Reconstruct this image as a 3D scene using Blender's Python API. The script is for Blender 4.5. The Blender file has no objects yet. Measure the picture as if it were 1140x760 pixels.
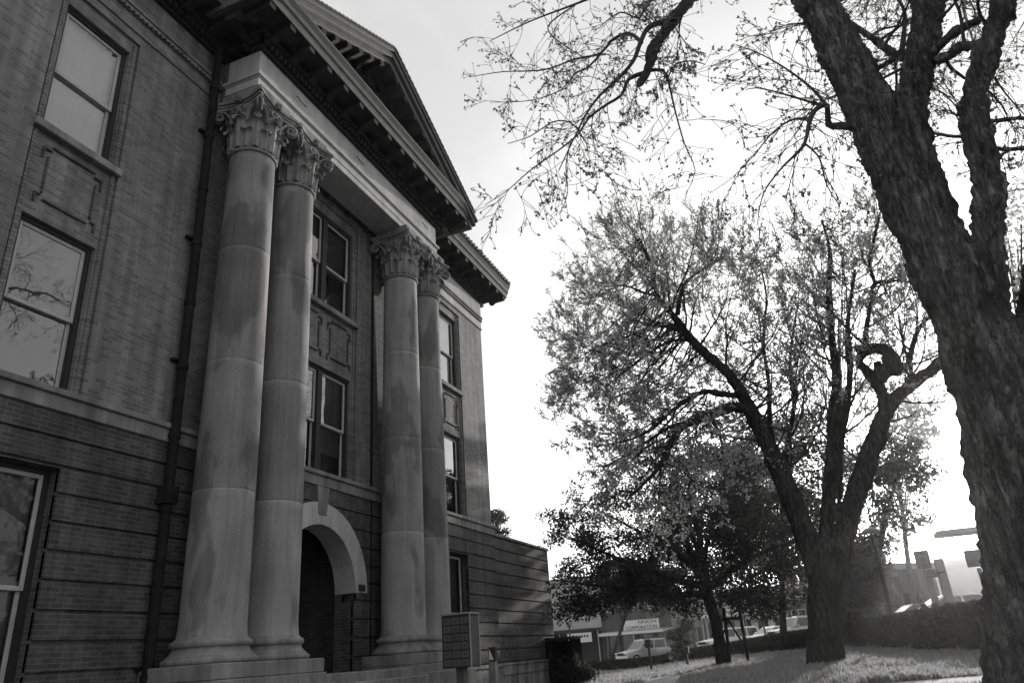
import bpy, math, random
import numpy as np
from mathutils import Vector, Matrix, noise

random.seed(7)
RNG = np.random.default_rng(7)
scene = bpy.context.scene
COL = scene.collection
PI = math.pi

# ------------------------------------------------------------------ camera model
YAW, PITCH, ROLL, FPX = .354, .401, .073, 819.5
def _rot(a, b, c):
    ca, sa, cb, sb, cc, sc = math.cos(a), math.sin(a), math.cos(b), math.sin(b), math.cos(c), math.sin(c)
    Rz = Matrix(((ca, -sa, 0), (sa, ca, 0), (0, 0, 1)))
    Rp = Matrix(((cb, 0, -sb), (0, 1, 0), (sb, 0, cb)))
    Rr = Matrix(((1, 0, 0), (0, cc, -sc), (0, sc, cc)))
    return Rz @ Rp @ Rr
RC = _rot(YAW, PITCH, ROLL)
EYE = Vector((0, 0, 1.6))
def at(px, py, r):
    """point seen at photo pixel (px, py), r metres away horizontally"""
    d = RC @ Vector((1, -(px - 570) / FPX, -(py - 380) / FPX))
    return EYE + d * (r / math.hypot(d.x, d.y))
cam = bpy.data.cameras.new('camera')
camo = bpy.data.objects.new('camera', cam)
COL.objects.link(camo)
fw, lf, up = RC.col[0], RC.col[1], RC.col[2]
m4 = Matrix.Identity(4)
for i in range(3):
    m4[i][0] = -lf[i]; m4[i][1] = up[i]; m4[i][2] = -fw[i]; m4[i][3] = EYE[i]
camo.matrix_world = m4
cam.sensor_width = 36; cam.lens = FPX / 1140 * 36
cam.clip_start = .05; cam.clip_end = 3000
scene.camera = camo

# ------------------------------------------------------------------ materials
def mat(name, base=.2, rough=.8, var=0, scale=3., spec=.3, metal=0, bump=0, bscale=20, fn=None):
    m = bpy.data.materials.new(name); m.use_nodes = True
    nt = m.node_tree; N = nt.nodes; L = nt.links
    p = N['Principled BSDF']
    p.inputs['Base Color'].default_value = (base, base, base, 1)
    p.inputs['Roughness'].default_value = rough
    p.inputs['Metallic'].default_value = metal
    p.inputs['Specular IOR Level'].default_value = spec
    g = N.new('ShaderNodeNewGeometry')
    if var:
        n = N.new('ShaderNodeTexNoise'); n.inputs['Scale'].default_value = scale; n.inputs['Detail'].default_value = 6
        L.new(g.outputs['Position'], n.inputs['Vector'])
        r = N.new('ShaderNodeMapRange'); r.inputs[1].default_value = .3; r.inputs[2].default_value = .7
        r.inputs[3].default_value = base * (1 - var); r.inputs[4].default_value = base * (1 + var)
        L.new(n.outputs['Fac'], r.inputs[0]); L.new(r.outputs[0], p.inputs['Base Color'])
    if bump:
        n2 = N.new('ShaderNodeTexNoise'); n2.inputs['Scale'].default_value = bscale; n2.inputs['Detail'].default_value = 5
        L.new(g.outputs['Position'], n2.inputs['Vector'])
        b = N.new('ShaderNodeBump'); b.inputs['Strength'].default_value = bump; b.inputs['Distance'].default_value = .02
        L.new(n2.outputs['Fac'], b.inputs['Height']); L.new(b.outputs[0], p.inputs['Normal'])
    if fn: fn(nt, N, L, p, g)
    return m
def math_node(N, L, op, a, b=None):
    n = N.new('ShaderNodeMath'); n.operation = op
    for i, v in enumerate((a, b)):
        if v is None: continue
        if isinstance(v, (int, float)): n.inputs[i].default_value = v
        else: L.new(v, n.inputs[i])
    return n.outputs[0]
def brick_mat(name, c1, c2, mortar, msize=.008, bump=.6, bw=.21, rh=.071, stain=.25):
    def fn(nt, N, L, p, g):
        s = N.new('ShaderNodeSeparateXYZ'); L.new(g.outputs['Position'], s.inputs[0])
        u = math_node(N, L, 'ADD', s.outputs[0], s.outputs[1])
        c = N.new('ShaderNodeCombineXYZ'); L.new(u, c.inputs[0]); L.new(s.outputs[2], c.inputs[1])
        b = N.new('ShaderNodeTexBrick'); L.new(c.outputs[0], b.inputs['Vector'])
        b.inputs['Scale'].default_value = 1; b.inputs['Brick Width'].default_value = bw; b.inputs['Row Height'].default_value = rh
        b.inputs['Mortar Size'].default_value = msize; b.inputs['Mortar Smooth'].default_value = .2
        b.inputs['Color1'].default_value = (c1, c1, c1, 1); b.inputs['Color2'].default_value = (c2, c2, c2, 1)
        b.inputs['Mortar'].default_value = (mortar, mortar, mortar, 1); b.inputs['Bias'].default_value = -.1
        # weather: soft big stains and vertical streaks
        n = N.new('ShaderNodeTexNoise'); n.inputs['Scale'].default_value = .9; n.inputs['Detail'].default_value = 7
        mp = N.new('ShaderNodeMapping'); mp.inputs['Scale'].default_value = (1.6, 1.6, .7)
        L.new(g.outputs['Position'], mp.inputs['Vector']); L.new(mp.outputs[0], n.inputs['Vector'])
        r = N.new('ShaderNodeMapRange'); r.inputs[1].default_value = .3; r.inputs[2].default_value = .7
        r.inputs[3].default_value = 1 - stain; r.inputs[4].default_value = 1 + stain; L.new(n.outputs['Fac'], r.inputs[0])
        n6 = N.new('ShaderNodeTexNoise'); n6.inputs['Scale'].default_value = 1.; n6.inputs['Detail'].default_value = 6
        mp6 = N.new('ShaderNodeMapping'); mp6.inputs['Scale'].default_value = (5, 5, .3); L.new(g.outputs['Position'], mp6.inputs['Vector']); L.new(mp6.outputs[0], n6.inputs['Vector'])
        r6 = N.new('ShaderNodeMapRange'); r6.inputs[1].default_value = .35; r6.inputs[2].default_value = .65; r6.inputs[3].default_value = .78; r6.inputs[4].default_value = 1.2; L.new(n6.outputs['Fac'], r6.inputs[0])
        rr = math_node(N, L, 'MULTIPLY', r.outputs[0], r6.outputs[0])
        mx = N.new('ShaderNodeVectorMath'); mx.operation = 'SCALE'; L.new(b.outputs['Color'], mx.inputs[0]); L.new(rr, mx.inputs['Scale'])
        L.new(mx.outputs[0], p.inputs['Base Color'])
        bp = N.new('ShaderNodeBump'); bp.inputs['Strength'].default_value = bump; bp.inputs['Distance'].default_value = .012; bp.invert = True
        n3 = N.new('ShaderNodeTexNoise'); n3.inputs['Scale'].default_value = 30; n3.inputs['Detail'].default_value = 4; L.new(g.outputs['Position'], n3.inputs['Vector'])
        h = math_node(N, L, 'ADD', b.outputs['Fac'], math_node(N, L, 'MULTIPLY', n3.outputs['Fac'], .5))
        L.new(h, bp.inputs['Height']); L.new(bp.outputs[0], p.inputs['Normal'])
    return mat(name, c1, .85, fn=fn, spec=.25)
def stone_mat(name, base, var=.22, drums=False, streak=.3):
    def fn(nt, N, L, p, g):
        n = N.new('ShaderNodeTexNoise'); n.inputs['Scale'].default_value = 1.3; n.inputs['Detail'].default_value = 9; n.inputs['Roughness'].default_value = .62
        mp = N.new('ShaderNodeMapping'); mp.inputs['Scale'].default_value = (2.5, 2.5, .35)
        L.new(g.outputs['Position'], mp.inputs['Vector']); L.new(mp.outputs[0], n.inputs['Vector'])
        n2 = N.new('ShaderNodeTexNoise'); n2.inputs['Scale'].default_value = 1.1; n2.inputs['Detail'].default_value = 5; L.new(g.outputs['Position'], n2.inputs['Vector'])
        n4 = N.new('ShaderNodeTexNoise'); n4.inputs['Scale'].default_value = 45; n4.inputs['Detail'].default_value = 3; L.new(g.outputs['Position'], n4.inputs['Vector'])
        def rng(o, lo, hi, a=.33, b=.67):
            r = N.new('ShaderNodeMapRange'); r.inputs[1].default_value = a; r.inputs[2].default_value = b
            r.inputs[3].default_value = lo; r.inputs[4].default_value = hi; L.new(o, r.inputs[0]); return r.outputs[0]
        v = math_node(N, L, 'MULTIPLY', rng(n.outputs['Fac'], 1 - streak, 1 + streak), rng(n2.outputs['Fac'], 1 - var, 1 + var))
        v = math_node(N, L, 'MULTIPLY', v, rng(n4.outputs['Fac'], .88, 1.12))
        if drums:
            # each drum of the shaft was cut from its own block: a tone per drum with sharp damp patches
            s = N.new('ShaderNodeSeparateXYZ'); L.new(g.outputs['Position'], s.inputs[0])
            o = N.new('ShaderNodeObjectInfo')
            k = math_node(N, L, 'FLOOR', math_node(N, L, 'DIVIDE', math_node(N, L, 'ADD', s.outputs[2], -2.15), 2.36))
            w = N.new('ShaderNodeTexWhiteNoise'); w.noise_dimensions = '2D'
            c = N.new('ShaderNodeCombineXYZ'); L.new(k, c.inputs[0]); L.new(o.outputs['Random'], c.inputs[1]); L.new(c.outputs[0], w.inputs['Vector'])
            v = math_node(N, L, 'MULTIPLY', v, rng(w.outputs['Value'], .8, 1.12, 0, 1))
            # pale lime smeared along the drum joints
            wz = math_node(N, L, 'ADD', s.outputs[2], math_node(N, L, 'MULTIPLY', n2.outputs['Fac'], .05))
            fr_ = math_node(N, L, 'ABSOLUTE', math_node(N, L, 'SUBTRACT', math_node(N, L, 'FRACT', math_node(N, L, 'DIVIDE', math_node(N, L, 'ADD', wz, -2.175+1.18), 2.36)), .5))
            v = math_node(N, L, 'MULTIPLY', v, rng(fr_, 1.22, 1.0, .004, .02))
            run = N.new('ShaderNodeTexNoise'); run.inputs['Scale'].default_value = 1.; run.inputs['Detail'].default_value = 8
            mr_ = N.new('ShaderNodeMapping'); mr_.inputs['Scale'].default_value = (14, 14, .35); L.new(g.outputs['Position'], mr_.inputs['Vector']); L.new(mr_.outputs[0], run.inputs['Vector'])
            v = math_node(N, L, 'MULTIPLY', v, rng(run.outputs['Fac'], .91, 1.07, .35, .65))
            n5 = N.new('ShaderNodeTexNoise'); n5.inputs['Scale'].default_value = .8; n5.inputs['Detail'].default_value = 8
            c5 = N.new('ShaderNodeMapping'); c5.inputs['Location'].default_value = (11, 5, 3); c5.inputs['Scale'].default_value = (1.3, 1.3, .6); L.new(g.outputs['Position'], c5.inputs['Vector']); L.new(c5.outputs[0], n5.inputs['Vector'])
            v = math_node(N, L, 'MULTIPLY', v, rng(n5.outputs['Fac'], .66, 1.06, .44, .485))
        L.new(math_node(N, L, 'MULTIPLY', v, base), p.inputs['Base Color'])
        b = N.new('ShaderNodeBump'); b.inputs['Strength'].default_value = .25; b.inputs['Distance'].default_value = .01
        L.new(n4.outputs['Fac'], b.inputs['Height']); L.new(b.outputs[0], p.inputs['Normal'])
    return mat(name, base, .85, fn=fn, spec=.2)
def bark_mat(name, base, sc=1.):
    def fn(nt, N, L, p, g):
        mp = N.new('ShaderNodeMapping'); mp.inputs['Scale'].default_value = (17 * sc, 17 * sc, 2.4 * sc); L.new(g.outputs['Position'], mp.inputs['Vector'])
        n = N.new('ShaderNodeTexNoise'); n.inputs['Scale'].default_value = 1.5; n.inputs['Detail'].default_value = 10; n.inputs['Roughness'].default_value = .72; n.inputs['Distortion'].default_value = .4; L.new(mp.outputs[0], n.inputs['Vector'])
        wv = N.new('ShaderNodeVectorMath'); wv.operation = 'MULTIPLY_ADD'; L.new(n.outputs['Color'], wv.inputs[0]); wv.inputs[1].default_value = (2.4, 2.4, 1.6); L.new(mp.outputs[0], wv.inputs[2])
        v = N.new('ShaderNodeTexVoronoi'); v.inputs['Scale'].default_value = 1.1; v.feature = 'DISTANCE_TO_EDGE'; L.new(wv.outputs[0], v.inputs['Vector'])
        v2 = N.new('ShaderNodeTexVoronoi'); v2.inputs['Scale'].default_value = 1.1; L.new(wv.outputs[0], v2.inputs['Vector'])
        big = N.new('ShaderNodeTexNoise'); big.inputs['Scale'].default_value = 2.2; big.inputs['Detail'].default_value = 4; L.new(g.outputs['Position'], big.inputs['Vector'])
        r = N.new('ShaderNodeMapRange'); r.inputs[1].default_value = .3; r.inputs[2].default_value = .72; r.inputs[3].default_value = base * .4; r.inputs[4].default_value = base * 1.7; L.new(n.outputs['Fac'], r.inputs[0])
        pl = N.new('ShaderNodeMapRange'); pl.inputs[1].default_value = 0; pl.inputs[2].default_value = .16; pl.inputs[3].default_value = .5; pl.inputs[4].default_value = 1.05; L.new(v.outputs['Distance'], pl.inputs[0])
        br = N.new('ShaderNodeMapRange'); br.inputs[1].default_value = .3; br.inputs[2].default_value = .7; br.inputs[3].default_value = .65; br.inputs[4].default_value = 1.4; L.new(big.outputs['Fac'], br.inputs[0])
        fz = N.new('ShaderNodeTexNoise'); fz.inputs['Scale'].default_value = 1.; fz.inputs['Detail'].default_value = 8; fz.inputs['Roughness'].default_value = .8; fz.inputs['Distortion'].default_value = .8
        mf = N.new('ShaderNodeMapping'); mf.inputs['Scale'].default_value = (42, 42, 9); L.new(g.outputs['Position'], mf.inputs['Vector']); L.new(mf.outputs[0], fz.inputs['Vector'])
        fr2 = N.new('ShaderNodeMapRange'); fr2.inputs[1].default_value = .35; fr2.inputs[2].default_value = .65; fr2.inputs[3].default_value = .5; fr2.inputs[4].default_value = 1.45; L.new(fz.outputs['Fac'], fr2.inputs[0])
        tone = math_node(N, L, 'MULTIPLY', math_node(N, L, 'MULTIPLY', math_node(N, L, 'MULTIPLY', r.outputs[0], pl.outputs[0]), br.outputs[0]), fr2.outputs[0])
        L.new(tone, p.inputs['Base Color'])
        h = math_node(N, L, 'ADD', math_node(N, L, 'ADD', math_node(N, L, 'MULTIPLY', n.outputs['Fac'], 1.), math_node(N, L, 'MULTIPLY', fz.outputs['Fac'], .5)), math_node(N, L, 'MINIMUM', math_node(N, L, 'MULTIPLY', v.outputs['Distance'], 2.4), .55))
        b = N.new('ShaderNodeBump'); b.inputs['Strength'].default_value = .9; b.inputs['Distance'].default_value = .05; L.new(h, b.inputs['Height']); L.new(b.outputs[0], p.inputs['Normal'])
    return mat(name, base, .95, fn=fn, spec=.1)
def leaf_mat(name, base, trans):
    m = bpy.data.materials.new(name); m.use_nodes = True
    nt = m.node_tree; N = nt.nodes; L = nt.links; N.remove(N['Principled BSDF'])
    out = N['Material Output']
    d = N.new('ShaderNodeBsdfDiffuse'); t = N.new('ShaderNodeBsdfTranslucent'); mx = N.new('ShaderNodeMixShader')
    g = N.new('ShaderNodeNewGeometry')
    r = N.new('ShaderNodeMapRange'); r.inputs[3].default_value = base * .55; r.inputs[4].default_value = base * 1.5
    L.new(g.outputs['Random Per Island'], r.inputs[0]); L.new(r.outputs[0], d.inputs[0])
    t.inputs[0].default_value = (trans,) * 3 + (1,)
    mx.inputs[0].default_value = .4
    L.new(d.outputs[0], mx.inputs[1]); L.new(t.outputs[0], mx.inputs[2]); L.new(mx.outputs[0], out.inputs[0])
    return m
def glass_mat(name, ior=2.4, tint=.97):
    m = bpy.data.materials.new(name); m.use_nodes = True
    nt = m.node_tree; N = nt.nodes; L = nt.links; N.remove(N['Principled BSDF'])
    out = N['Material Output']
    a = N.new('ShaderNodeBsdfTransparent'); a.inputs[0].default_value = (tint,) * 3 + (1,)
    b = N.new('ShaderNodeBsdfGlossy'); b.inputs['Roughness'].default_value = .012; b.inputs[0].default_value = (.95,) * 3 + (1,)
    f = N.new('ShaderNodeFresnel'); f.inputs[0].default_value = ior
    n = N.new('ShaderNodeTexNoise'); n.inputs['Scale'].default_value = 1.7
    g = N.new('ShaderNodeNewGeometry'); L.new(g.outputs['Position'], n.inputs['Vector'])
    bp = N.new('ShaderNodeBump'); bp.inputs['Strength'].default_value = .12; bp.inputs['Distance'].default_value = .02; L.new(n.outputs['Fac'], bp.inputs['Height']); L.new(bp.outputs[0], b.inputs['Normal'])
    mx = N.new('ShaderNodeMixShader'); L.new(f.outputs[0], mx.inputs[0]); L.new(a.outputs[0], mx.inputs[1]); L.new(b.outputs[0], mx.inputs[2]); L.new(mx.outputs[0], out.inputs[0])
    return m
M = dict(
    brick=brick_mat('wall_brick', .20, .115, .21, stain=.2),
    brick_low=brick_mat('rusticated_brick', .085, .046, .115, stain=.35),
    brick_shop=brick_mat('shop_brick', .10, .075, .12),
    stone=stone_mat('column_stone', .25, var=.12, streak=.2, drums=True),
    stone_trim=stone_mat('trim_stone', .20, streak=.35),
    stone_light=stone_mat('frieze_stone', .44, streak=.18, var=.12),
    rubble=stone_mat('rough_base_stone', .22, streak=.5, var=.4),
    cornice_shade=mat('eave_shade_paint', .028, .85, var=.3, scale=5),  # near-black: the shade under the eaves is put into the colour
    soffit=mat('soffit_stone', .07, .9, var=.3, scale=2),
    paint_trim=mat('cornice_paint', .115, .7, var=.2, scale=4),
    sash=mat('sash_paint', .42, .5, var=.12, scale=6, spec=.4),
    frame_dark=mat('dark_frame_paint', .03, .6),
    interior=mat('room_interior', .035, .9),
    blind=mat('white_blind', .9, .8, var=.05, scale=2),
    blind_grey=mat('grey_blind', .22, .8, var=.15, scale=2),
    glass=glass_mat('window_glass'),
    glass_low=glass_mat('plain_glass', 1.45),
    glass_dark=glass_mat('shop_glass', 1.6, .5),
    iron=mat('dark_iron', .03, .6, var=.3, scale=8, spec=.4),
    pipe=mat('downpipe_paint', .018, .8, var=.35, scale=5, spec=.1),
    tile=mat('roof_tile', .16, .85, var=.3, scale=9),
    steel=mat('grey_steel', .085, .6, var=.2, scale=3, spec=.3),
    steel_light=mat('pale_steel', .25, .5, var=.1, scale=5),
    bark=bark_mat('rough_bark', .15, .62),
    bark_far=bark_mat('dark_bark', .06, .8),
    twig=mat('twig_bark', .05, .9),
    leaf_spring=leaf_mat('spring_leaf', .26, .8),
    leaf_bud=leaf_mat('bud_leaf', .12, .35),
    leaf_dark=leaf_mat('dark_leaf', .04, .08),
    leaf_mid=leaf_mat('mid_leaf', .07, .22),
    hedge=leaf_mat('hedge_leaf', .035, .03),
    hedge_core=mat('hedge_wood', .015, .95),
    soil=mat('lawn_soil', .10, .95, var=.35, scale=1.2, bump=.5, bscale=12),
    grass=leaf_mat('grass_blade', .16, .55),
    path=mat('path_concrete', .34, .9, var=.15, scale=2, bump=.2, bscale=40),
    asphalt=mat('asphalt', .06, .9, var=.25, scale=1, bump=.3, bscale=60),
    line=mat('road_paint', .6, .8),
    car_silver=mat('silver_car_paint', .42, .25, spec=.6, metal=.35),
    car_white=mat('white_car_paint', .78, .25, spec=.6),
    car_dark=mat('dark_car_paint', .03, .2, spec=.6),
    car_glass=mat('car_window', .02, .06, spec=.9),
    rubber=mat('tyre_rubber', .02, .9),
    rim=mat('wheel_rim', .5, .35, metal=.6),
    lamp_lens=mat('headlight_lens', .7, .1, spec=.8),
    plaster=mat('pale_plaster', .40, .9, var=.12, scale=.8),
    plaster_d=mat('grey_plaster', .22, .9, var=.15, scale=.8),
    shop_dark=mat('dark_awning_and_shade', .025, .7),
    sign_white=mat('sign_white', .72, .7, var=.05, scale=2),
    sign_ink=mat('sign_ink', .03, .7),
    screen=mat('black_screen_paint', .012, 1., spec=.0),
    timber=mat('dark_timber', .03, .85, var=.3, scale=6),
    hill=mat('wooded_hill', .06, .95, var=.5, scale=.06),
)

# ------------------------------------------------------------------ mesh helpers
class MB:
    def __init__(s): s.v = []; s.f = []
    def add(s, vs, fs):
        o = len(s.v); s.v.extend([tuple(p) for p in vs]); s.f.extend([tuple(i + o for i in f) for f in fs]); return s
    def box(s, x0, x1, y0, y1, z0, z1):
        if x0 > x1: x0, x1 = x1, x0
        if y0 > y1: y0, y1 = y1, y0
        if z0 > z1: z0, z1 = z1, z0
        return s.add([(x0,y0,z0),(x1,y0,z0),(x1,y1,z0),(x0,y1,z0),(x0,y0,z1),(x1,y0,z1),(x1,y1,z1),(x0,y1,z1)],
                     [(3,2,1,0),(4,5,6,7),(0,1,5,4),(1,2,6,5),(2,3,7,6),(3,0,4,7)])
    def xform_box(s, size, mtx):
        x, y, z = (d / 2 for d in size)
        vs = [mtx @ Vector(p) for p in [(-x,-y,-z),(x,-y,-z),(x,y,-z),(-x,y,-z),(-x,-y,z),(x,-y,z),(x,y,z),(-x,y,z)]]
        return s.add(vs, [(3,2,1,0),(4,5,6,7),(0,1,5,4),(1,2,6,5),(2,3,7,6),(3,0,4,7)])
    def prism(s, poly, fn, a, b):
        """poly of 2D points, extruded between a and b; fn(u, v, w) -> xyz"""
        n = len(poly)
        vs = [fn(u, v, a) for u, v in poly] + [fn(u, v, b) for u, v in poly]
        fs = [tuple(range(n)), tuple(range(2*n-1, n-1, -1))] + [(i, (i+1) % n + n if False else i+n, (i+1) % n + n, (i+1) % n) for i in range(n)]
        return s.add(vs, fs)
    def lathe(s, prof, n=32, c=(0,0,0), cap=True):
        vs = []; fs = []
        for r, z in prof:
            for k in range(n):
                a = 2*PI*k/n; vs.append((c[0]+r*math.cos(a), c[1]+r*math.sin(a), c[2]+z))
        for i in range(len(prof)-1):
            for k in range(n):
                k2 = (k+1) % n; fs.append((i*n+k, i*n+k2, (i+1)*n+k2, (i+1)*n+k))
        if cap: fs.append(tuple(range(n-1, -1, -1))); fs.append(tuple(range((len(prof)-1)*n, len(prof)*n)))
        return s.add(vs, fs)
    def tube(s, pts, rad, n=6, rough=None):
        pts = [Vector(p) for p in pts]; m = len(pts)
        t = (pts[1]-pts[0]).normalized()
        u = t.orthogonal().normalized()
        o = len(s.v)
        for i in range(m):
            if i < m-1: tn = (pts[i+1]-pts[max(i-1,0)]).normalized() if i else (pts[1]-pts[0]).normalized()
            else: tn = (pts[i]-pts[i-1]).normalized()
            u = (u - tn * u.dot(tn))
            if u.length < 1e-6: u = tn.orthogonal()
            u.normalize(); w = tn.cross(u)
            r = rad[i] if hasattr(rad, '__len__') else rad
            for k in range(n):
                a = 2*PI*k/n; d = u*math.cos(a) + w*math.sin(a)
                rr = r if rough is None else r * rough(pts[i] + d*r, r, tn)
                p = pts[i] + d*rr; s.v.append((p.x, p.y, p.z))
        for i in range(m-1):
            for k in range(n):
                k2 = (k+1) % n; s.f.append((o+i*n+k, o+i*n+k2, o+(i+1)*n+k2, o+(i+1)*n+k))
        s.f.append(tuple(o + (m-1)*n + k for k in range(n))); s.f.append(tuple(o + n-1-k for k in range(n)))
        return s
    def wall(s, x0, x1, z0, z1, y, t, ops=(), fn=None, cap=True):
        """front face at y looking to -Y with rectangular openings (xa,xb,za,zb), reveals t deep"""
        fn = fn or (lambda x, y, z: (x, y, z))
        xs = sorted({x0, x1, *[min(max(v, x0), x1) for o in ops for v in o[:2]]}); zs = sorted({z0, z1, *[min(max(v, z0), z1) for o in ops for v in o[2:]]})
        for i in range(len(xs)-1):
            for j in range(len(zs)-1):
                cx, cz = (xs[i]+xs[i+1])/2, (zs[j]+zs[j+1])/2
                if any(o[0] < cx < o[1] and o[2] < cz < o[3] for o in ops): continue
                s.add([fn(xs[i],y,zs[j]),fn(xs[i+1],y,zs[j]),fn(xs[i+1],y,zs[j+1]),fn(xs[i],y,zs[j+1])], [(0,1,2,3)])
        def band(a, b, c, d, flip=False): s.add([fn(*a), fn(*b), fn(*c), fn(*d)], [(3,2,1,0) if flip else (0,1,2,3)])
        for xa, xb, za, zb in ops:
            ra, rb = max(za, z0), min(zb, z1)
            if rb <= ra: continue
            if xa > x0: band((xa,y,ra),(xa,y,rb),(xa,y+t,rb),(xa,y+t,ra))
            if xb < x1: band((xb,y,ra),(xb,y+t,ra),(xb,y+t,rb),(xb,y,rb))
            if zb <= z1: band((xa,y,zb),(xb,y,zb),(xb,y+t,zb),(xa,y+t,zb))
            if za >= z0: band((xa,y,za),(xa,y+t,za),(xb,y+t,za),(xb,y,za))
        if cap:
            band((x0,y,z0),(x0,y,z1),(x0,y+t,z1),(x0,y+t,z0), True); band((x1,y,z0),(x1,y+t,z0),(x1,y+t,z1),(x1,y,z1), True)
            full = lambda zc: [o for o in ops if o[2] <= zc <= o[3]]
            for zc in (z0, z1):
                segs = []; cur = x0
                for o in sorted(full(zc)):
                    if o[0] > cur: segs.append((cur, o[0]))
                    cur = max(cur, o[1])
                if cur < x1: segs.append((cur, x1))
                for a, b in segs: band((a,y,zc),(b,y,zc),(b,y+t,zc),(a,y+t,zc))
        return s
    def build(s, name, m, parent=None, smooth=False, loc=None):
        me = bpy.data.meshes.new(name)
        off = None
        if parent is not None: off = world_loc(parent)
        vs = s.v
        if off is not None and off.length > 0: vs = [(a-off.x, b-off.y, c-off.z) for a, b, c in vs]
        me.from_pydata(vs, [], s.f)
        if smooth: me.polygons.foreach_set('use_smooth', [True]*len(me.polygons))
        me.materials.append(m); me.validate(); me.update()
        o = bpy.data.objects.new(name, me); COL.objects.link(o)
        if parent is not None: o.parent = parent
        return o
def world_loc(o):
    v = Vector((0,0,0))
    while o is not None: v = v + o.location; o = o.parent
    return v
def tag(o, label=None, cat=None, group=None, kind=None):
    if label: o['label'] = label
    if cat: o['category'] = cat
    if group: o['group'] = group
    if kind: o['kind'] = kind
    return o
def thing(name, label, cat, loc=(0,0,0), rz=0, group=None):
    o = bpy.data.objects.new(name, None); COL.objects.link(o); o.location = loc; o.rotation_euler = (0,0,rz); o.empty_display_size = .3
    return tag(o, label, cat, group)
def lmesh(mb, name, m, parent, smooth=False):
    """mesh given in the parent's own local coordinates"""
    me = bpy.data.meshes.new(name); me.from_pydata(mb.v, [], mb.f)
    if smooth: me.polygons.foreach_set('use_smooth', [True]*len(me.polygons))
    me.materials.append(m); me.update()
    o = bpy.data.objects.new(name, me); COL.objects.link(o); o.parent = parent; return o
def copy_tree(o, parent=None):
    c = o.copy(); COL.objects.link(c)
    if parent is not None: c.parent = parent
    for ch in o.children: copy_tree(ch, c)
    return c
def bevel(o, w=.01, seg=1):
    b = o.modifiers.new('bevel', 'BEVEL'); b.width = w; b.segments = seg; b.limit_method = 'ANGLE'; b.angle_limit = math.radians(40); return o
def rough_noise(amp, f1, f2):
    def fn(p, r, tn):
        q = Vector((p.x*f1, p.y*f1, p.z*f1*.3))
        a = noise.noise(q); b = noise.noise(Vector((p.x*f2, p.y*f2, p.z*f2*.28))); c = noise.noise(Vector((p.x*f2*2.2, p.y*f2*2.2, p.z*f2*.9+7)))
        return 1 + (amp*a*.05 + amp*(.2-abs(b))*.055 + amp*c*.036) * min(1, r/.12) / max(r, .05)
    return fn

# ------------------------------------------------------------------ terrain
def gz(x, y):
    z = 1.0 - .07*y if y > 0 else 1.0 - .03*y + .10*max(0, -y-4)
    z = max(z, .12) if y > 0 else min(z, 3.2)
    if x > 57: z += .12*min(1, (x-57)/4)
    return z
def sheet(name, xs, ys, m, dz=0, fn=None):
    mb = MB(); n = len(ys)
    for x in xs:
        for y in ys:
            px, py = (x, y) if fn is None else fn(x, y)
            mb.v.append((px, py, gz(px, py) + dz))
    for i in range(len(xs)-1):
        for j in range(n-1):
            mb.f.append((i*n+j, (i+1)*n+j, (i+1)*n+j+1, i*n+j+1))
    return tag(mb.build(name, m), kind='structure')
gx = [-60, -20] + list(np.arange(-8, 90, 1.0)) + [100, 130, 180, 260, 420, 700]
gy = [-500, -250, -120, -60, -35] + list(np.arange(-25, 30, 1.0)) + [35, 50, 80, 150, 300, 500]
sheet('lawn', gx, gy, M['soil'])
# foot path along the lawn and its branch toward the street
def pathfn(pts, w):
    P = [Vector(p) for p in pts]
    def f(t, s):
        i = min(int(t), len(P)-2); k = t - i
        a = P[i].lerp(P[i+1], k); d = (P[i+1]-P[i]).normalized()
        return a.x - d.y*s*w, a.y + d.x*s*w
    return f
sheet('path', list(np.arange(0, 2.001, .1)), [-1, -.5, 0, .5, 1], M['path'], .012, pathfn([(8.5, -16), (9.4, -1), (9.95, 8.2)], .6))
sheet('path', list(np.arange(0, 1.001, .05)), [-1, 0, 1], M['path'], .018, pathfn([(10.1, 2.7), (25, 4.9)], .5))
sheet('road', list(np.arange(61, 80.1, 1)), list(np.arange(-30, 45, 2.5)), M['asphalt'], .01)
sheet('pavement', list(np.arange(80, 84.1, 1)), list(np.arange(-30, 45, 2.5)), M['path'], .13)

# grass on the part of the lawn near enough to read
def rand_faces(name, m, P, size, parent=None, flat=0., elong=1.7, up=None, kind=None, normals=None):
    n = len(P); P = np.asarray(P)
    size = np.broadcast_to(size, (n,))[:, None]
    a = RNG.normal(size=(n, 3)); a /= np.linalg.norm(a, axis=1, keepdims=True)
    if up is not None: a = a*(1-flat) + np.asarray(up)*flat; a /= np.linalg.norm(a, axis=1, keepdims=True)
    b = np.cross(a, RNG.normal(size=(n, 3))); b /= np.linalg.norm(b, axis=1, keepdims=True)
    c = np.cross(a, b)
    L = size*elong*.5; W = size*.5
    fold = c*W*.35
    v = np.stack([P - a*L, P + b*W + fold - a*L*.1, P + a*L, P - b*W + fold - a*L*.1], 1).reshape(-1, 3)
    if parent is not None: v = v - np.array(world_loc(parent))
    me = bpy.data.meshes.new(name)
    me.vertices.add(4*n); me.vertices.foreach_set('co', v.astype(np.float32).ravel())
    me.loops.add(4*n); me.loops.foreach_set('vertex_index', np.arange(4*n, dtype=np.int32))
    me.polygons.add(n); me.polygons.foreach_set('loop_start', np.arange(0, 4*n, 4, dtype=np.int32))
    me.update(calc_edges=True); me.materials.append(m); me.validate()
    o = bpy.data.objects.new(name, me); COL.objects.link(o)
    if parent is not None: o.parent = parent
    return o
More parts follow.
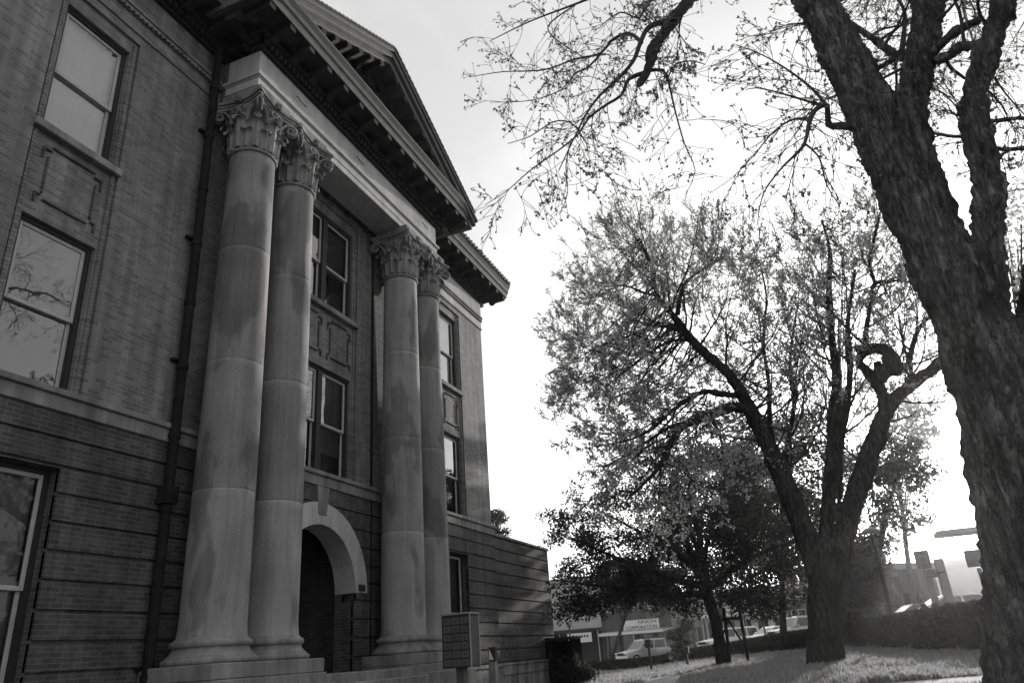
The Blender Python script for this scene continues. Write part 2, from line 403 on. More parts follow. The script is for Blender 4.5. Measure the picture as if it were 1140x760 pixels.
def grass_points(n, r0, r1, a0, a1):
    r = np.exp(RNG.uniform(math.log(r0), math.log(r1), n)); a = RNG.uniform(a0, a1, n)
    x, y = r*np.cos(a), r*np.sin(a)
    def onpath(px, py):
        if abs(px - (9.4 + (py+1)*.06)) < .64 and py < 8.2: return True
        if 10 < px < 25 and abs(py - (2.7 + (px-10.1)*.148)) < .52: return True
        return False
    return np.array([(p, q, gz(p, q)) for p, q in zip(x, y) if not onpath(p, q)])
gp = grass_points(150000, 7, 55, -.34, .30)
gsz = RNG.uniform(.02, .06, len(gp)) * (1 + np.hypot(gp[:,0], gp[:,1])/30)
gsz *= np.array([.55 + .9*max(0, .5 + noise.noise(Vector((p[0]*.9, p[1]*.9, 0)))*.7 + noise.noise(Vector((p[0]*3.5, p[1]*3.5, 4)))*.5) for p in gp])
gp[:, 2] += gsz*.35
g_o = rand_faces('grass', M['grass'], gp, gsz*.42, flat=.6, up=(0,0,1), elong=4.2)
tag(g_o, 'short rough grass of the courthouse lawn', 'grass', kind='stuff')

# far wooded ridge
mb = MB(); na = 260
for i in range(na+1):
    a = -1.2 + 2.4*i/na
    h = 5 + 2.5*noise.noise(Vector((a*3, 1, 0))) + 1.3*noise.noise(Vector((a*14, 2, 0))) + .7*noise.noise(Vector((a*50, 2, 0))) + .4*noise.noise(Vector((a*170, 2, 0)))
    h += 7.5*max(0, min(1, (-a-.0)/.15))
    mb.v += [(150*math.cos(a), 150*math.sin(a), -1), (158*math.cos(a), 158*math.sin(a), h*.8), (185*math.cos(a), 185*math.sin(a), h*1.15), (300*math.cos(a), 300*math.sin(a), -3)]
for i in range(na):
    for j in range(3): mb.f.append((i*4+j, (i+1)*4+j, (i+1)*4+j+1, i*4+j+1))
tag(mb.build('hills', M['hill'], smooth=True), kind='structure')

# ------------------------------------------------------------------ the courthouse
C = 13.9; YW = 10.0; XL, XR = C-9.8, C+9.8
house = thing('courthouse', 'brick courthouse with four stone columns in pairs under a pediment', 'courthouse', (C, YW, gz(C, YW)))
WIN = [(6.21, 7.51), (C-1.2, C+1.2), (2*C-7.51, 2*C-6.21)]
Z2, Z2t, Z3, Z3t, Z1, Z1t = 5.72, 8.30, 9.95, 12.56, 1.42, 4.55
STR = [(a-.15, b+.15, 5.72, 12.85) for a, b in WIN]
# upper wall: outer skin with tall strips let in, inner skin with the windows
mb = MB(); mb.wall(XL, XR, 5.7, 15.0, YW, .07, STR, cap=False)
for a, b, c, d in STR:
    i = STR.index((a, b, c, d)); wa, wb = WIN[i]
    mb.wall(a-.01, b+.01, c, d, YW+.06, .22, [(wa, wb, Z2, Z2t), (wa, wb, Z3, Z3t)], cap=False)
mb.add([(XR,YW,1),(XR,22,1),(XR,22,15),(XR,YW,15)], [(0,1,2,3)]); mb.add([(XL,YW,0),(XL,22,0),(XL,22,15),(XL,YW,15)], [(3,2,1,0)]); mb.add([(XL,22,0),(XR,22,0),(XR,22,15),(XL,22,15)], [(0,1,2,3)])
mb.build('wall', M['brick'], house)
# ground floor laid in sunk-joint courses
AC, AZ, RI, RO = C, 3.15, 1.38, 1.87
mb = MB()
for k in range(10):
    za, zb = 1.37 + k*.4, 1.37 + k*.4 + .4
    ops = [(a, b, Z1, Z1t) for a, b in (WIN[0], WIN[2])]
    if zb <= AZ: ops.append((AC-RI, AC+RI, za-1, zb+1))
    else:
        lo = math.sqrt(max(0, RI**2 - max(0, za-AZ)**2)) if za < AZ+RI else 0
        hi = math.sqrt(max(0, RO**2 - (zb-AZ)**2)) if zb < AZ+RO else 0
        w = min(RI+.0, RO) if za < AZ else (lo+hi)/2
        if za < AZ: w = max(RI, min(hi, RI+.1))
        if lo > 0: ops.append((AC-w, AC+w, za-1, zb+1))
    mb.wall(XL-.04, XR+.04, za+.045, zb, YW-.045, .09, ops, cap=True)
    mb.wall(XL, XR, za, zb, YW, .3, ops, cap=False)
mb.add([(XR+.04,YW-.04,1.3),(XR+.04,14,1.3),(XR+.04,14,5.4),(XR+.04,YW-.04,5.4)], [(0,1,2,3)])
mb.build('rusticated_wall', M['brick_low'], house)
# string course
mb = MB(); mb.box(XL-.1, XR+.1, YW-.09, YW+.25, 5.37, 5.60); mb.box(XL-.14, XR+.14, YW-.14, YW+.25, 5.60, 5.70)
bevel(mb.build('string_course', M['stone_trim'], house), .012)
# foundation
mb = MB()
for a, b in ((XL-.15, C-RI), (C+RI, XR+.12)):
    mb.box(a, b, YW-.1, YW+.4, -.2, 1.26); mb.box(a, b, YW-.15, YW+.4, 1.26, 1.369)
bevel(mb.build('foundation', M['rubble'], house), .015)
# door recess
mb = MB()
mb.add([(C-RI-.35,10.5,.4),(C-RI-.35,13,.4),(C-RI-.35,13,5.2),(C-RI-.35,10.5,5.2)], [(0,1,2,3)])
mb.add([(C+RI+.35,10.5,.4),(C+RI+.35,13,.4),(C+RI+.35,13,5.2),(C+RI+.35,10.5,5.2)], [(3,2,1,0)])
mb.add([(C-2,10.5,5.2),(C+2,10.5,5.2),(C+2,13,5.2),(C-2,13,5.2)], [(0,1,2,3)])
mb.add([(C-2,13,.4),(C+2,13,.4),(C+2,13,5.2),(C-2,13,5.2)], [(0,1,2,3)])
mb.add([(C-RI-.35,10.3,.4),(C-RI,10.3,.4),(C-RI,10.3,3.2),(C-RI-.35,10.3,3.2)], [(0,1,2,3)])
for s in (-1, 1): mb.add([(C+s*RI,10.3,.4),(C+s*RI,10.5,.4),(C+s*RI,10.5,3.2),(C+s*RI,10.3,3.2)], [(0,1,2,3)])
mb.build('porch', M['brick_low'], house)
mb = MB(); mb.box(C-1.0, C+1.0, 12.86, 12.95, 1.4, 4.6)
for s in (-1, 1):
    for k in range(3): mb.box(C+s*.5-.38, C+s*.5+.38, 12.82, 12.86, 1.6+k*1.0, 2.4+k*1.0)
mb.build('door', M['frame_dark'], house)
# arch ring with keystone
mb = MB(); n = 28
def ringpt(r, a, y): return (AC + r*math.cos(a), y, AZ + r*math.sin(a))
for k in range(n):
    a, b = PI*k/n + (.0035 if k % 4 == 0 else 0), PI*(k+1)/n - (.0035 if k % 4 == 3 else 0)
    f, bk = YW-.075, YW+.5
    mb.add([ringpt(RI,a,f),ringpt(RO,a,f),ringpt(RO,b,f),ringpt(RI,b,f),ringpt(RI,a,bk),ringpt(RO,a,bk),ringpt(RO,b,bk),ringpt(RI,b,bk)],
           [(0,1,2,3),(0,3,7,4),(1,5,6,2)] + ([(0,4,5,1)] if k % 4 == 0 else []) + ([(3,2,6,7)] if k % 4 == 3 else []))
ar = mb.build('arch', M['stone_light'], house)
mb = MB(); mb.prism([(-.15, AZ+RI+.2), (.15, AZ+RI+.2), (.23, 5.37), (-.23, 5.37)], lambda u, v, w: (C+u, w, v), YW-.09, YW+.2)
bevel(mb.build('keystone', M['stone_trim'], house), .012)
mb = MB()
for s in (-1, 1): mb = MB(); mb.box(C+s*1.60-.11, C+s*1.60+.11, YW-.125, YW-.05, 3.2, 3.34); mb.build('arch_vent', M['iron'], house)
# landing between the pedestals
mb = MB(); mb.box(C-1.9, C+1.75, 8.6, 13.0, .2, 1.5)
for k in range(4): mb.box(C-1.9, C+1.75, 8.6-.34*(k+1), 8.6-.34*k, .2, 1.5-.17*(k+1))
bevel(mb.build('steps', M['stone_trim'], house), .015)

# windows ---------------------------------------------------------------
def window(xa, xb, za, zb, y, shade, shade_frac=1., halves=1, mid=.5, slats=False, pane='glass'):
    """double hung window: dark box frame, two sashes of pale paint, panes, a blind behind"""
    mb = MB(); yb = y+.14
    mb.box(xa, xa+.07, y, yb+.12, za, zb); mb.box(xb-.07, xb, y, yb+.12, za, zb); mb.box(xa+.07, xb-.07, y, yb+.12, zb-.07, zb); mb.box(xa+.07, xb-.07, y, yb+.12, za, za+.04)
    spans = [(xa+.07, xb-.07)]
    if halves == 2:
        c = (xa+xb)/2; mb.box(c-.09, c+.09, y-.02, yb+.12, za+.04, zb-.07); spans = [(xa+.07, c-.09), (c+.09, xb-.07)]
    fr = mb.build('window', M['frame_dark'], house)
    rm = MB(); rm.box(xa-.3, xb+.3, y+.9, y+.95, za-.3, zb+.3); rm.box(xa-.3, xa-.25, y+.3, y+.9, za-.3, zb+.3); rm.box(xb+.25, xb+.3, y+.3, y+.9, za-.3, zb+.3)
    rm.build('room_lining', M['interior'], fr)
    zm = za + (zb-za)*mid
    for a, b in spans:
        for (z0, z1, yy) in ((zm-.03, zb-.07, y+.04), (za+.04, zm+.03, y+.09)):
            w = .065; s_ = MB()
            s_.box(a, a+w, yy, yy+.045, z0, z1); s_.box(b-w, b, yy, yy+.045, z0, z1); s_.box(a+w, b-w, yy, yy+.045, z0, z0+w); s_.box(a+w, b-w, yy, yy+.045, z1-w, z1)
            bevel(s_.build('sash', M['sash'], fr), .006)
            p_ = MB(); p_.add([(a+w,yy+.02,z0+w),(b-w,yy+.02,z0+w),(b-w,yy+.02,z1-w),(a+w,yy+.02,z1-w)], [(0,1,2,3)]); p_.build('pane', M[pane], fr)
        if shade is not None:
            bl = MB(); zs = zb - (zb-za)*shade_frac
            if slats:
                k = zs
                while k < zb-.1:
                    bl.add([(a+.02,y+.19,k),(b-.02,y+.19,k),(b-.02,y+.155,k+.045),(a+.02,y+.155,k+.045)], [(0,1,2,3)]); k += .05
            else:
                nn = 14
                for i in range(nn):
                    u0, u1 = a+.02+(b-a-.04)*i/nn, a+.02+(b-a-.04)*(i+1)/nn
                    d0, d1 = .016*math.sin(i*1.9), .016*math.sin((i+1)*1.9)
                    bl.add([(u0,y+.17+d0,zs),(u1,y+.17+d1,zs),(u1,y+.17+d1,zb-.05),(u0,y+.17+d0,zb-.05)], [(0,1,2,3)])
            bl.build('blind', shade, fr)
    return fr
YS = YW + .14
window(*WIN[0], Z3, Z3t, YS, M['blind'], 1., mid=.47)
window(*WIN[0], Z2+.02, Z2t, YS, M['blind_grey'], .5, mid=.47)
window(*WIN[0], Z1, Z1t, YW+.16, M['blind_grey'], 1., mid=.47, slats=True, pane='glass_low')
window(*WIN[1], Z3, Z3t, YS, M['blind_grey'], .55, halves=2, mid=.47, slats=True)
window(*WIN[1], Z2+.02, Z2t, YS, M['blind_grey'], .78, halves=2, mid=.47)
window(*WIN[2], Z3, Z3t, YS, M['blind'], 1., mid=.47)
window(*WIN[2], Z2+.02, Z2t, YS, M['blind_grey'], .5, mid=.47, slats=True)
window(*WIN[2], Z1, Z1t, YW+.16, M['blind_grey'], .6, mid=.45, slats=True)
for a, b in WIN:
    mb = MB(); mb.box(a-.17, b+.17, YW-.07, YW+.2, Z3-.15, Z3-.005)
    bevel(mb.build('window_sill', M['stone_trim'], house), .012)
# brick jamb beads either side of every window strip
mb = MB()
for a, b in WIN:
    for x in (a-.075, b+.075):
        for z, ze_ in ((5.75, Z3-.2), (Z3+.02, 12.8)):
            mb = MB(); mb.box(x-.03, x+.03, YW+.04, YW+.07, z, ze_)
            while z < ze_: mb.box(x-.035, x+.035, YW+.03, YW+.045, z, z+.058); z += .071
            mb.build('jamb_moulding', M['brick'], house)
# raised brick ornament in the spandrels between the floors
def ornament(x0, x1):
    w = x1-x0; z0, z1 = 8.62, 9.58; e = .16
    P = [(x0+e,z0),(x0+e,z0-.1),(x1-e,z0-.1),(x1-e,z0),(x1,z0),(x1,z0+.18),(x1-.1,z0+.18),(x1-.1,z1-.18),(x1,z1-.18),(x1,z1),(x1-e,z1),(x1-e,z1+.0),(x0+e,z1+.0),(x0+e,z1),(x0,z1),(x0,z1-.18),(x0+.1,z1-.18),(x0+.1,z0+.18),(x0,z0+.18),(x0,z0)]
    mb = MB()
    bars = [(x0+e, x1-e, z1+.03, z1+.06), (x0, x0+e, z1-.05, z1-.02), (x1-e, x1, z1-.05, z1-.02), (x0+.1, x0+.13, z0+.12, z1-.16), (x1-.13, x1-.1, z0+.12, z1-.16),
            (x0+e, x1-e, z0, z0+.03), (x0, x0+.1, z0+.06, z0+.09), (x1-.1, x1, z0+.06, z0+.09), (x1-.03, x1, z1-.22, z1-.05), (x0, x0+.03, z1-.22, z1-.05), (x1-.03, x1, z0-.08, z0+.06), (x0, x0+.03, z0-.08, z0+.06)]
    for a, b, c, d in bars: mb.box(a, b, YW+.022, YW+.063, c, d)
    mb.build('spandrel_ornament', M['brick_low'], house)
ornament(WIN[0][0]+.1, WIN[0][1]-.1); ornament(WIN[2][0]+.1, WIN[2][1]-.1)
ornament(C-1.12, C-.12); ornament(C+.12, C+1.12)
# brick frieze mouldings on the wings
mb = MB()
EL, ER, EY = C-4.15, C+4.15, 8.98
for a, b in ((XL-.03, EL), (ER, XR+.03)):
    mb = MB(); mb.box(a, b, YW-.035, YW+.02, 13.04, 13.10); mb.box(a, b, YW-.06, YW+.02, 13.44, 13.50); mb.box(a, b, YW-.095, YW+.02, 13.50, 13.56)
    x = a
    while x < b: mb.box(x, min(x+.055, b), YW-.08, YW-.03, 13.38, 13.44); x += .11
    mb.build('frieze_moulding', M['stone_trim'], house)
mb = MB(); mb.wall(ER, XR+.02, 13.56, 14.16, YW-.03, .03, cap=True); mb.wall(ER, XR+.02, 13.10, 13.44, YW-.02, .03, cap=True)
mb.build('frieze', M['stone_light'], house)

# entablature over the columns ------------------------------------------
mb = MB()
mb.box(EL, ER, EY, EY+.85, 13.03, 13.20); mb.box(EL-.02, ER+.02, EY-.02, EY+.87, 13.20, 13.40)
mb.box(EL-.045, ER+.045, EY-.045, EY+.9, 13.40, 13.43); mb.box(EL-.085, ER+.085, EY-.085, EY+.93, 13.43, 13.50)
mb.box(EL, ER, EY, EY+.85, 13.50, 14.16)
en = bevel(mb.build('entablature', M['stone_light'], house), .008)
mb = MB()
for s in (-1, 1):
    a, b = (EL, EL+.8) if s < 0 else (ER-.8, ER)
    mb.box(a, b, EY+.85, YW, 13.03, 13.40); mb.box(a-(.03 if s<0 else 0), b+(.03 if s>0 else 0), EY+.93, YW, 13.42, 13.50); mb.box(a, b, EY+.85, YW, 13.50, 14.16)
mb.build('entablature_return', M['brick'], house)
mb = MB(); mb.box(EL+.8, ER-.8, EY+.85, YW, 13.06, 13.2)
for k in range(7): mb.box(EL+1.0+k*.95, EL+1.12+k*.95, EY+.86, YW, 12.98, 13.06)
mb.build('porch_ceiling', M['soffit'], house)
for px in (C-2.9, C-.4, C+3.2):
    mb = MB(); mb.tube([(px, EY-.01, 13.87), (px+.02, EY-.05, 13.86), (px+.08, EY-.06, 13.80), (px+.34, EY-.05, 13.80)], .012, 6); mb.build('wire_hook', M['iron'], en)

# cornices ---------------------------------------------------------------
def modillion_mesh():
    mb = MB()  # scrolled bracket, local: front at -Y, hangs below z=0
    prof = [(0,0),(0,-.22),(-.1,-.24),(-.22,-.16),(-.5,-.15),(-.62,-.13),(-.62,0)]
    mb.prism([(y, z) for y, z in prof], lambda u, v, w: (w, u, v), -.09, .09)
    me = bpy.data.meshes.new('modillion'); me.from_pydata(mb.v, [], mb.f); me.materials.append(M['cornice_shade']); me.update(); return me
MOD = modillion_mesh()
def modillion(parent, x, y, z, rot=0, tilt=0):
    o = bpy.data.objects.new('modillion', MOD); COL.objects.link(o); o.parent = parent
    o.location = Vector((x, y, z)) - world_loc(parent); o.rotation_euler = (0, tilt, rot); return o
def dentils(mb, x0, x1, y, z0, z1, dy):
    x = x0
    while x < x1: mb.box(x, min(x+.085, x1), y-dy, y, z0, z1); x += .15
def cornice(x0, x1, yw, yf, zs, crown, endl=True, endr=True):
    """bed mould with dentils on the wall, modillions, corona and crown gutter; yf = front edge"""
    mb = MB(); over = yw-yf
    el, er = (x0-over if endl else x0), (x1+over if endr else x1)
    mb.box(el+.06, er-.06, yf+.06, yw+.3, zs, zs+.16)                                   # corona
    sf = MB(); sf.box(el+.05, er-.05, yf+.075, yw+.3, zs-.004, zs-.001)  # thin dark sheet under the corona, painting the eave shade
    k = [(0,0),(.0,.05),(-.05,.09),(-.06,.2),(-.13,.30),(-.13,.36),(.3,.36),(.3,0)]
    mb.prism(k, lambda u, v, w: (w, yf+.06+u, zs+.16+v*crown), el-.04, er+.04)           # crown along the front
    for e, s, on in ((el+.06, -1, endl), (er-.06, 1, endr)):
        if on: mb.prism(k, lambda u, v, w: (e - s*u*.9, w, zs+.163+v*crown), yf+.05, yw+.3)
    c = bevel(mb.build('cornice', M['paint_trim'], house), .008)
    sf.build('eave_soffit_shade', M['cornice_shade'], c)
    d = MB(); b0 = .1
    d.box(x0-b0, x1+b0, yw-b0, yw+.2, zs-.42, zs-.36); dentils(d, x0-.2, x1+.2, yw-.03, zs-.36, zs-.2, .17); d.box(x0-.06, x1+.06, yw-.05, yw+.2, zs-.36, zs-.2)
    d.box(x0-.26, x1+.26, yw-.28, yw+.2, zs-.2, zs-.12)
    if endr:
        y = yw-.2
        while y < yw+.3: d.box(x1+.03, x1+.2, y, y+.085, zs-.36, zs-.2); y += .15
    if endl:
        y = yw-.2
        while y < yw+.3: d.box(x0-.2, x0-.03, y, y+.085, zs-.36, zs-.2); y += .15
    d.box(el+.1 if endl else x0, er-.1 if endr else x1, yf+.25, yw+.2, zs-.03, zs-.006)
    d.build('dentil_band', M['cornice_shade'], c)
    return c, el, er
# pediment over the portico
c1, el, er = cornice(EL, ER, EY, 8.1, 14.58, 1.0)
nm = 15; 
for k in range(nm): modillion(c1, el+.25+(er-el-.5)*k/(nm-1), EY-.18, 14.55)
for s, e in ((-1, EL), (1, ER)):
    for k in range(2): modillion(c1, e+s*.18, EY+.2+k*.65, 14.55, rot=PI/2*s)
APX, AZP = C, 17.50; EX, EZ = er+.1, 14.98
sl = (AZP-EZ)/(EX-C); ang = math.atan(sl); Lr = math.hypot(EX-C, AZP-EZ)
mb = MB(); mb.prism([(el+.2,14.9),(er-.2,14.9),(C,AZP-.35)], lambda u, v, w: (u, w, v), EY+.12, EY+.5)
ty = mb.build('pediment', M['cornice_shade'], house)
mb = MB(); ti = [(-3.2,0),(3.2,0),(0,3.2*sl)]
for (a, b, o) in ((0,1,0),(1,2,0),(2,0,0)):
    p, q = ti[a], ti[b]; mb.tube([(C+p[0], EY+.1, 15.25+p[1]), (C+q[0], EY+.1, 15.25+q[1])], .05, 4)
mb.build('tympanum_panel', M['cornice_shade'], ty)
for s in (-1, 1):
    f = lambda t, y, h: (C + s*(EX-C)*(1-t) + s*h*math.sin(ang)*0, y, EZ + (AZP-EZ)*t + h)
    mb = MB()
    def slab(y0, y1, h0, h1, t0=-.012, t1=1.0):
        vs = [f(t0,y0,h0), f(t1,y0,h0), f(t1,y0,h1), f(t0,y0,h1), f(t0,y1,h0), f(t1,y1,h0), f(t1,y1,h1), f(t0,y1,h1)]
        mb.add(vs, [(0,1,2,3),(7,6,5,4),(0,4,5,1),(1,5,6,2),(2,6,7,3),(3,7,4,0)])
    slab(8.16, EY+.6, -.50, -.302); slab(8.06, 8.5, -.30, -.12, -.03); slab(8.0, 8.5, -.12, 0, -.04); slab(EY-.1, EY+.3, -.66, -.50, .03)
    rk = bevel(mb.build('raking_cornice', M['paint_trim'], house), .01)
    for k in range(9):
        t = .1 + .82*k/8; x, y, z = f(t, EY-.18, -.5); modillion(rk, x, y, z, tilt=s*ang)
    # roof tiles along the rake
    tl = MB(); q = 30
    for k in range(q):
        t0, t1 = k/q, (k+.96)/q; vs = []
        for (t, h) in ((t0, .07), (t1, .03)):
            for y in (7.97, 8.9): vs.append(f(t, y, h))
        lo = [(v[0], v[1], v[2]-.05) for v in vs]
        tl.add([vs[0],vs[2],vs[3],vs[1],lo[0],lo[2],lo[3],lo[1]], [(0,1,2,3),(7,6,5,4),(0,4,5,1),(1,5,6,2),(2,6,7,3),(3,7,4,0)])
    tl.build('roof_tile_edge', M['tile'], rk)
# main eaves on both wings
for a, b, L_, R_ in ((ER+.02, XR, False, True), (XL, EL-.02, True, False)):
    c2, e1, e2 = cornice(a, b, YW, 9.1, 14.58, 1.05, L_, R_)
    n_ = int((e2-e1-.3)/.69)
    for k in range(n_+1): modillion(c2, (e2-.3-k*.69) if R_ else (e1+.3+k*.69), YW-.2, 14.55)
    ee = e2-.14 if R_ else e1+.14
    for k in range(3): modillion(c2, (b+.2 if R_ else a-.2), YW+.25+k*.69, 14.55, rot=PI/2*(1 if R_ else -1))
    if R_:
        for yy in (11.5,): pass
# side eave on the right end
mb = MB(); mb.box(XR, XR+.86, YW+.31, 22.9, 14.58, 14.74); mb.box(XR+.5, XR+.96, YW+.31, 22.9, 14.745, 15.1); mb.build('cornice', M['paint_trim'], house)
# hipped roof and the gable roof behind the pediment
mb = MB(); xo0, xo1, yo0, yo1, ze = XL-.95, XR+.97, 9.0, 23, 15.14; rz = ze + (yo1-yo0)/2*.42
mb.add([(xo0,yo0,ze),(xo1,yo0,ze),(xo1,yo1,ze),(xo0,yo1,ze),(xo0+7,16,rz),(xo1-7,16,rz)], [(0,1,5,4),(1,2,5),(2,3,4,5),(3,0,4)])
rf = mb.build('roof', M['tile'], house)
mb = MB(); mb.add([(el-.1,8.06,EZ),(C,8.06,AZP),(C,14,AZP),(el-.1,14,EZ)], [(0,1,2,3)]); mb.add([(er+.1,8.06,EZ),(C,8.06,AZP),(C,14,AZP),(er+.1,14,EZ)], [(3,2,1,0)])
mb.build('gable_roof', M['tile'], rf)
mb = MB()
x = ER+.9
while x < xo1:
    mb.tube([(x, 8.96, 15.15), (x, 9.6, 15.42)], .075, 6); x += .24
mb.build('tile_edge', M['tile'], rf); mb = MB()
x = XL-.9
while x < EL-.9:
    mb.tube([(x, 8.96, 15.15), (x, 9.6, 15.42)], .075, 6); x += .24
mb.build('tile_edge', M['tile'], rf)

# columns ----------------------------------------------------------------
CY = 9.28
def shaft_mb(x):
    mb = MB(); zb, zt = 2.16, 11.5; prof = []
    joints = [2.15+2.36*k for k in range(1, 4)]
    zs = sorted(list(np.linspace(zb, zt, 44)) + [j+d for j in joints for d in (-.014, -.006, .006, .014)])
    for z in zs:
        t = (z-zb)/(zt-zb); r = .527 - .073*t**1.6
        if any(abs(z-j) < .008 for j in joints): r -= .007
        prof.append((r, z))
    prof = [(.56, zb-.02), (.545, zb+.02)] + prof[1:]
    mb.lathe(prof, 48, (x, CY, 0)); return mb
def base_mb(x):
    mb = MB(); z = 1.78
    prof = [(.70,z),(.735,z+.015),(.745,z+.05),(.735,z+.085),(.70,z+.10),(.69,z+.105),(.69,z+.12)]
    for k in range(7):
        a = k/6; prof.append((.68 - .085*math.sin(a*PI/2)**.8 - .0*a, z+.125+.115*a))
    prof += [(.60,z+.25),(.615,z+.252),(.635,z+.275),(.64,z+.305),(.632,z+.335),(.61,z+.355),(.575,z+.36),(.575,z+.385),(.545,z+.40)]
    mb.lathe(prof, 48, (x, CY, 0)); return mb
def capital_meshes():
    mb = MB()
    prof = [(.455,-.02),(.49,-.01),(.505,.02),(.49,.05),(.455,.06),(.44,.07),(.44,.3),(.45,.6),(.48,.85),(.53,1.02),(.56,1.12),(.5,1.16)]
    mb.lathe(prof, 32)
    def leaf(a0, r0, z0, h, w, curl, lobes=4):
        """acanthus leaf: a strip that climbs the bell and rolls outward, lobed edge and a raised midrib"""
        n = 12; rows = []
        for i in range(n+1):
            t = i/n
            if t < .62: z = z0 + h*t/.62*.86; r = r0 + .035 + .03*t + .05*t*t
            else:
                q = (t-.62)/.38*PI*1.15; z = z0 + h*.86 + curl*.9*math.sin(q); r = r0 + .075 + curl*(1-math.cos(q))*.9
            env = (.62 + .5*math.sin(PI*min(1, t*1.15)**.9)) * (1 if t < .75 else 1 - .75*((t-.75)/.25)**1.5)
            ww = w*env*(1 - .16*abs(math.sin(t*lobes*PI)))
            row = []
            for s in (-1, -.62, -.28, 0, .28, .62, 1):
                rr = r + .03*(1-abs(s)**.7) - .02*abs(math.sin(s*PI*1.4)) + (-.035*abs(s)**2 if t < .7 else 0)
                ang = a0 + s*ww/ (r0+.05); row.append((rr*math.cos(ang), rr*math.sin(ang), z))
            rows.append(row)
        vs = [p for r_ in rows for p in r_]; m = 7
        fs = [(i*m+j, i*m+j+1, (i+1)*m+j+1, (i+1)*m+j) for i in range(n) for j in range(m-1)]
        mb.add(vs, fs)
    for k in range(8): leaf(k*PI/4+PI/8, .445, .08, .40, .15, .075)
    for k in range(8): leaf(k*PI/4, .455, .10, .72, .155, .085)
    # caulicoli under the volutes and centre scrolls
    for k in range(4):
        a = k*PI/2 + PI/4
        d = Vector((math.cos(a), math.sin(a), 0)); sd = Vector((-math.sin(a), math.cos(a), 0))
        for sgn in (-1, 1):
            pts = [d*.47 + sd*sgn*.2 + Vector((0,0,.72)), d*.52 + sd*sgn*.17 + Vector((0,0,.9)), d*.62 + sd*sgn*.09 + Vector((0,0,1.07)), d*.72 + sd*sgn*.05 + Vector((0,0,1.1))]
            cz = 1.0; cr = .72
            for q in range(22):
                th = PI/2 - q*.52; rr = .125*(1-q/24)
                pts.append(d*(cr + rr*math.cos(th)+.02) + sd*sgn*(.045) + Vector((0, 0, cz-.02 + rr*math.sin(th))))
            mb.tube(pts, [.035]*4 + [.036*(1-q/30) for q in range(22)], 6)
        # leaf cup below each volute
        leaf(a, .5, .66, .28, .09, .06)
        b = k*PI/2; d2 = Vector((math.cos(b), math.sin(b), 0)); s2 = Vector((-math.sin(b), math.cos(b), 0))
        for sgn in (-1, 1):
            pts = [d2*.48 + s2*sgn*.2 + Vector((0,0,.8))]
            for q in range(14):
                th = PI - q*.6; rr = .085*(1-q/16)
                pts.append(d2*.54 + s2*sgn*(.095 + rr*math.cos(th)) + Vector((0,0,1.0 + rr*math.sin(th))))
            mb.tube(pts, [.03]+[.028*(1-q/22) for q in range(14)], 5)
        # fleuron on the abacus
        ctr = d2*.60 + Vector((0,0,1.27))
        for q in range(6):
            th = q*PI/3; c_ = ctr + s2*.06*math.cos(th) + Vector((0,0,.06*math.sin(th)))
            mb.tube([c_ - d2*.04, c_ + d2*.035], [.042, .03], 6)
        mb.tube([ctr, ctr+d2*.06], [.035,.02], 6)
    # abacus with concave sides and cut corners, moulded
    def aba(z0, z1, sc):
        P = []
        for k in range(4):
            a = k*PI/2
            for i in range(9):
                s = -1 + 2*i/8; x = .60*sc - .115*(1-s*s)*1.0; y = s*.565*sc
                P.append((x*math.cos(a)-y*math.sin(a), x*math.sin(a)+y*math.cos(a)))
        mb.prism(P, lambda u, v, w: (u, v, w), z0, z1)
    aba(1.13, 1.20, .96); aba(1.205, 1.26, 1.0); aba(1.265, 1.33, 1.06); 
    mb.box(-.5, .5, -.5, .5, 1.335, 1.535)
    me = bpy.data.meshes.new('capital'); me.from_pydata(mb.v, [], mb.f); me.materials.append(M['stone_trim']); me.validate(); me.update()
    return me
CAP = capital_meshes()
for x in (C-3.78, C-2.43, C+2.43, C+3.78):
    col = shaft_mb(x).build('column', M['stone'], house, smooth=True)
    base_mb(x).build('column_base', M['stone_trim'], col, smooth=True)
    o = bpy.data.objects.new('capital', CAP); COL.objects.link(o); o.parent = col; o.location = Vector((x, CY, 11.5)) - world_loc(col)
for a, b in ((9.36, 12.16), (15.62, 18.2)):
    mb = MB(); mb.box(a, b, 8.53, YW, 1.55, 1.78)
    pd = bevel(mb.build('pedestal', M['stone_trim'], house), .015)
    mb = MB(); mb.box(a+.0, b+.03, 8.5, YW, .8, 1.546); mb.box(a-.1, b+.13, 8.38, YW, .0, 1.37)
    n_ = 3
    bevel(mb.build('plinth', M['stone_trim'], pd), .012)
# down pipes
def downpipe(x):
    mb = MB(); y = YW-.16; mb.tube([(x, y, .5), (x, y, 14.3)], .085, 14)
    for z in np.arange(1.6, 14.2, 1.28): mb.tube([(x, y, z), (x, y, z+.09)], .103, 14)
    p = mb.build('downpipe', M['pipe'], house, smooth=False)
    for z in np.arange(1.75, 14.2, 2.56): b = MB(); b.box(x-.16, x+.16, y+.07, YW+.01, z, z+.05); b.build('pipe_bracket', M['pipe'], p)
    b = MB(); b.box(x-.13, x+.13, y-.11, y+.12, 4.3, 4.6); b.build('pipe_joint', M['pipe'], p)
downpipe(9.42); downpipe(2*C-9.42)
mb = MB(); mb.tube([(C+2.05, YW-.05, 1.5), (C+2.05, YW-.05, 12.9)], .03, 8); mb.build('conduit', M['pipe'], house)
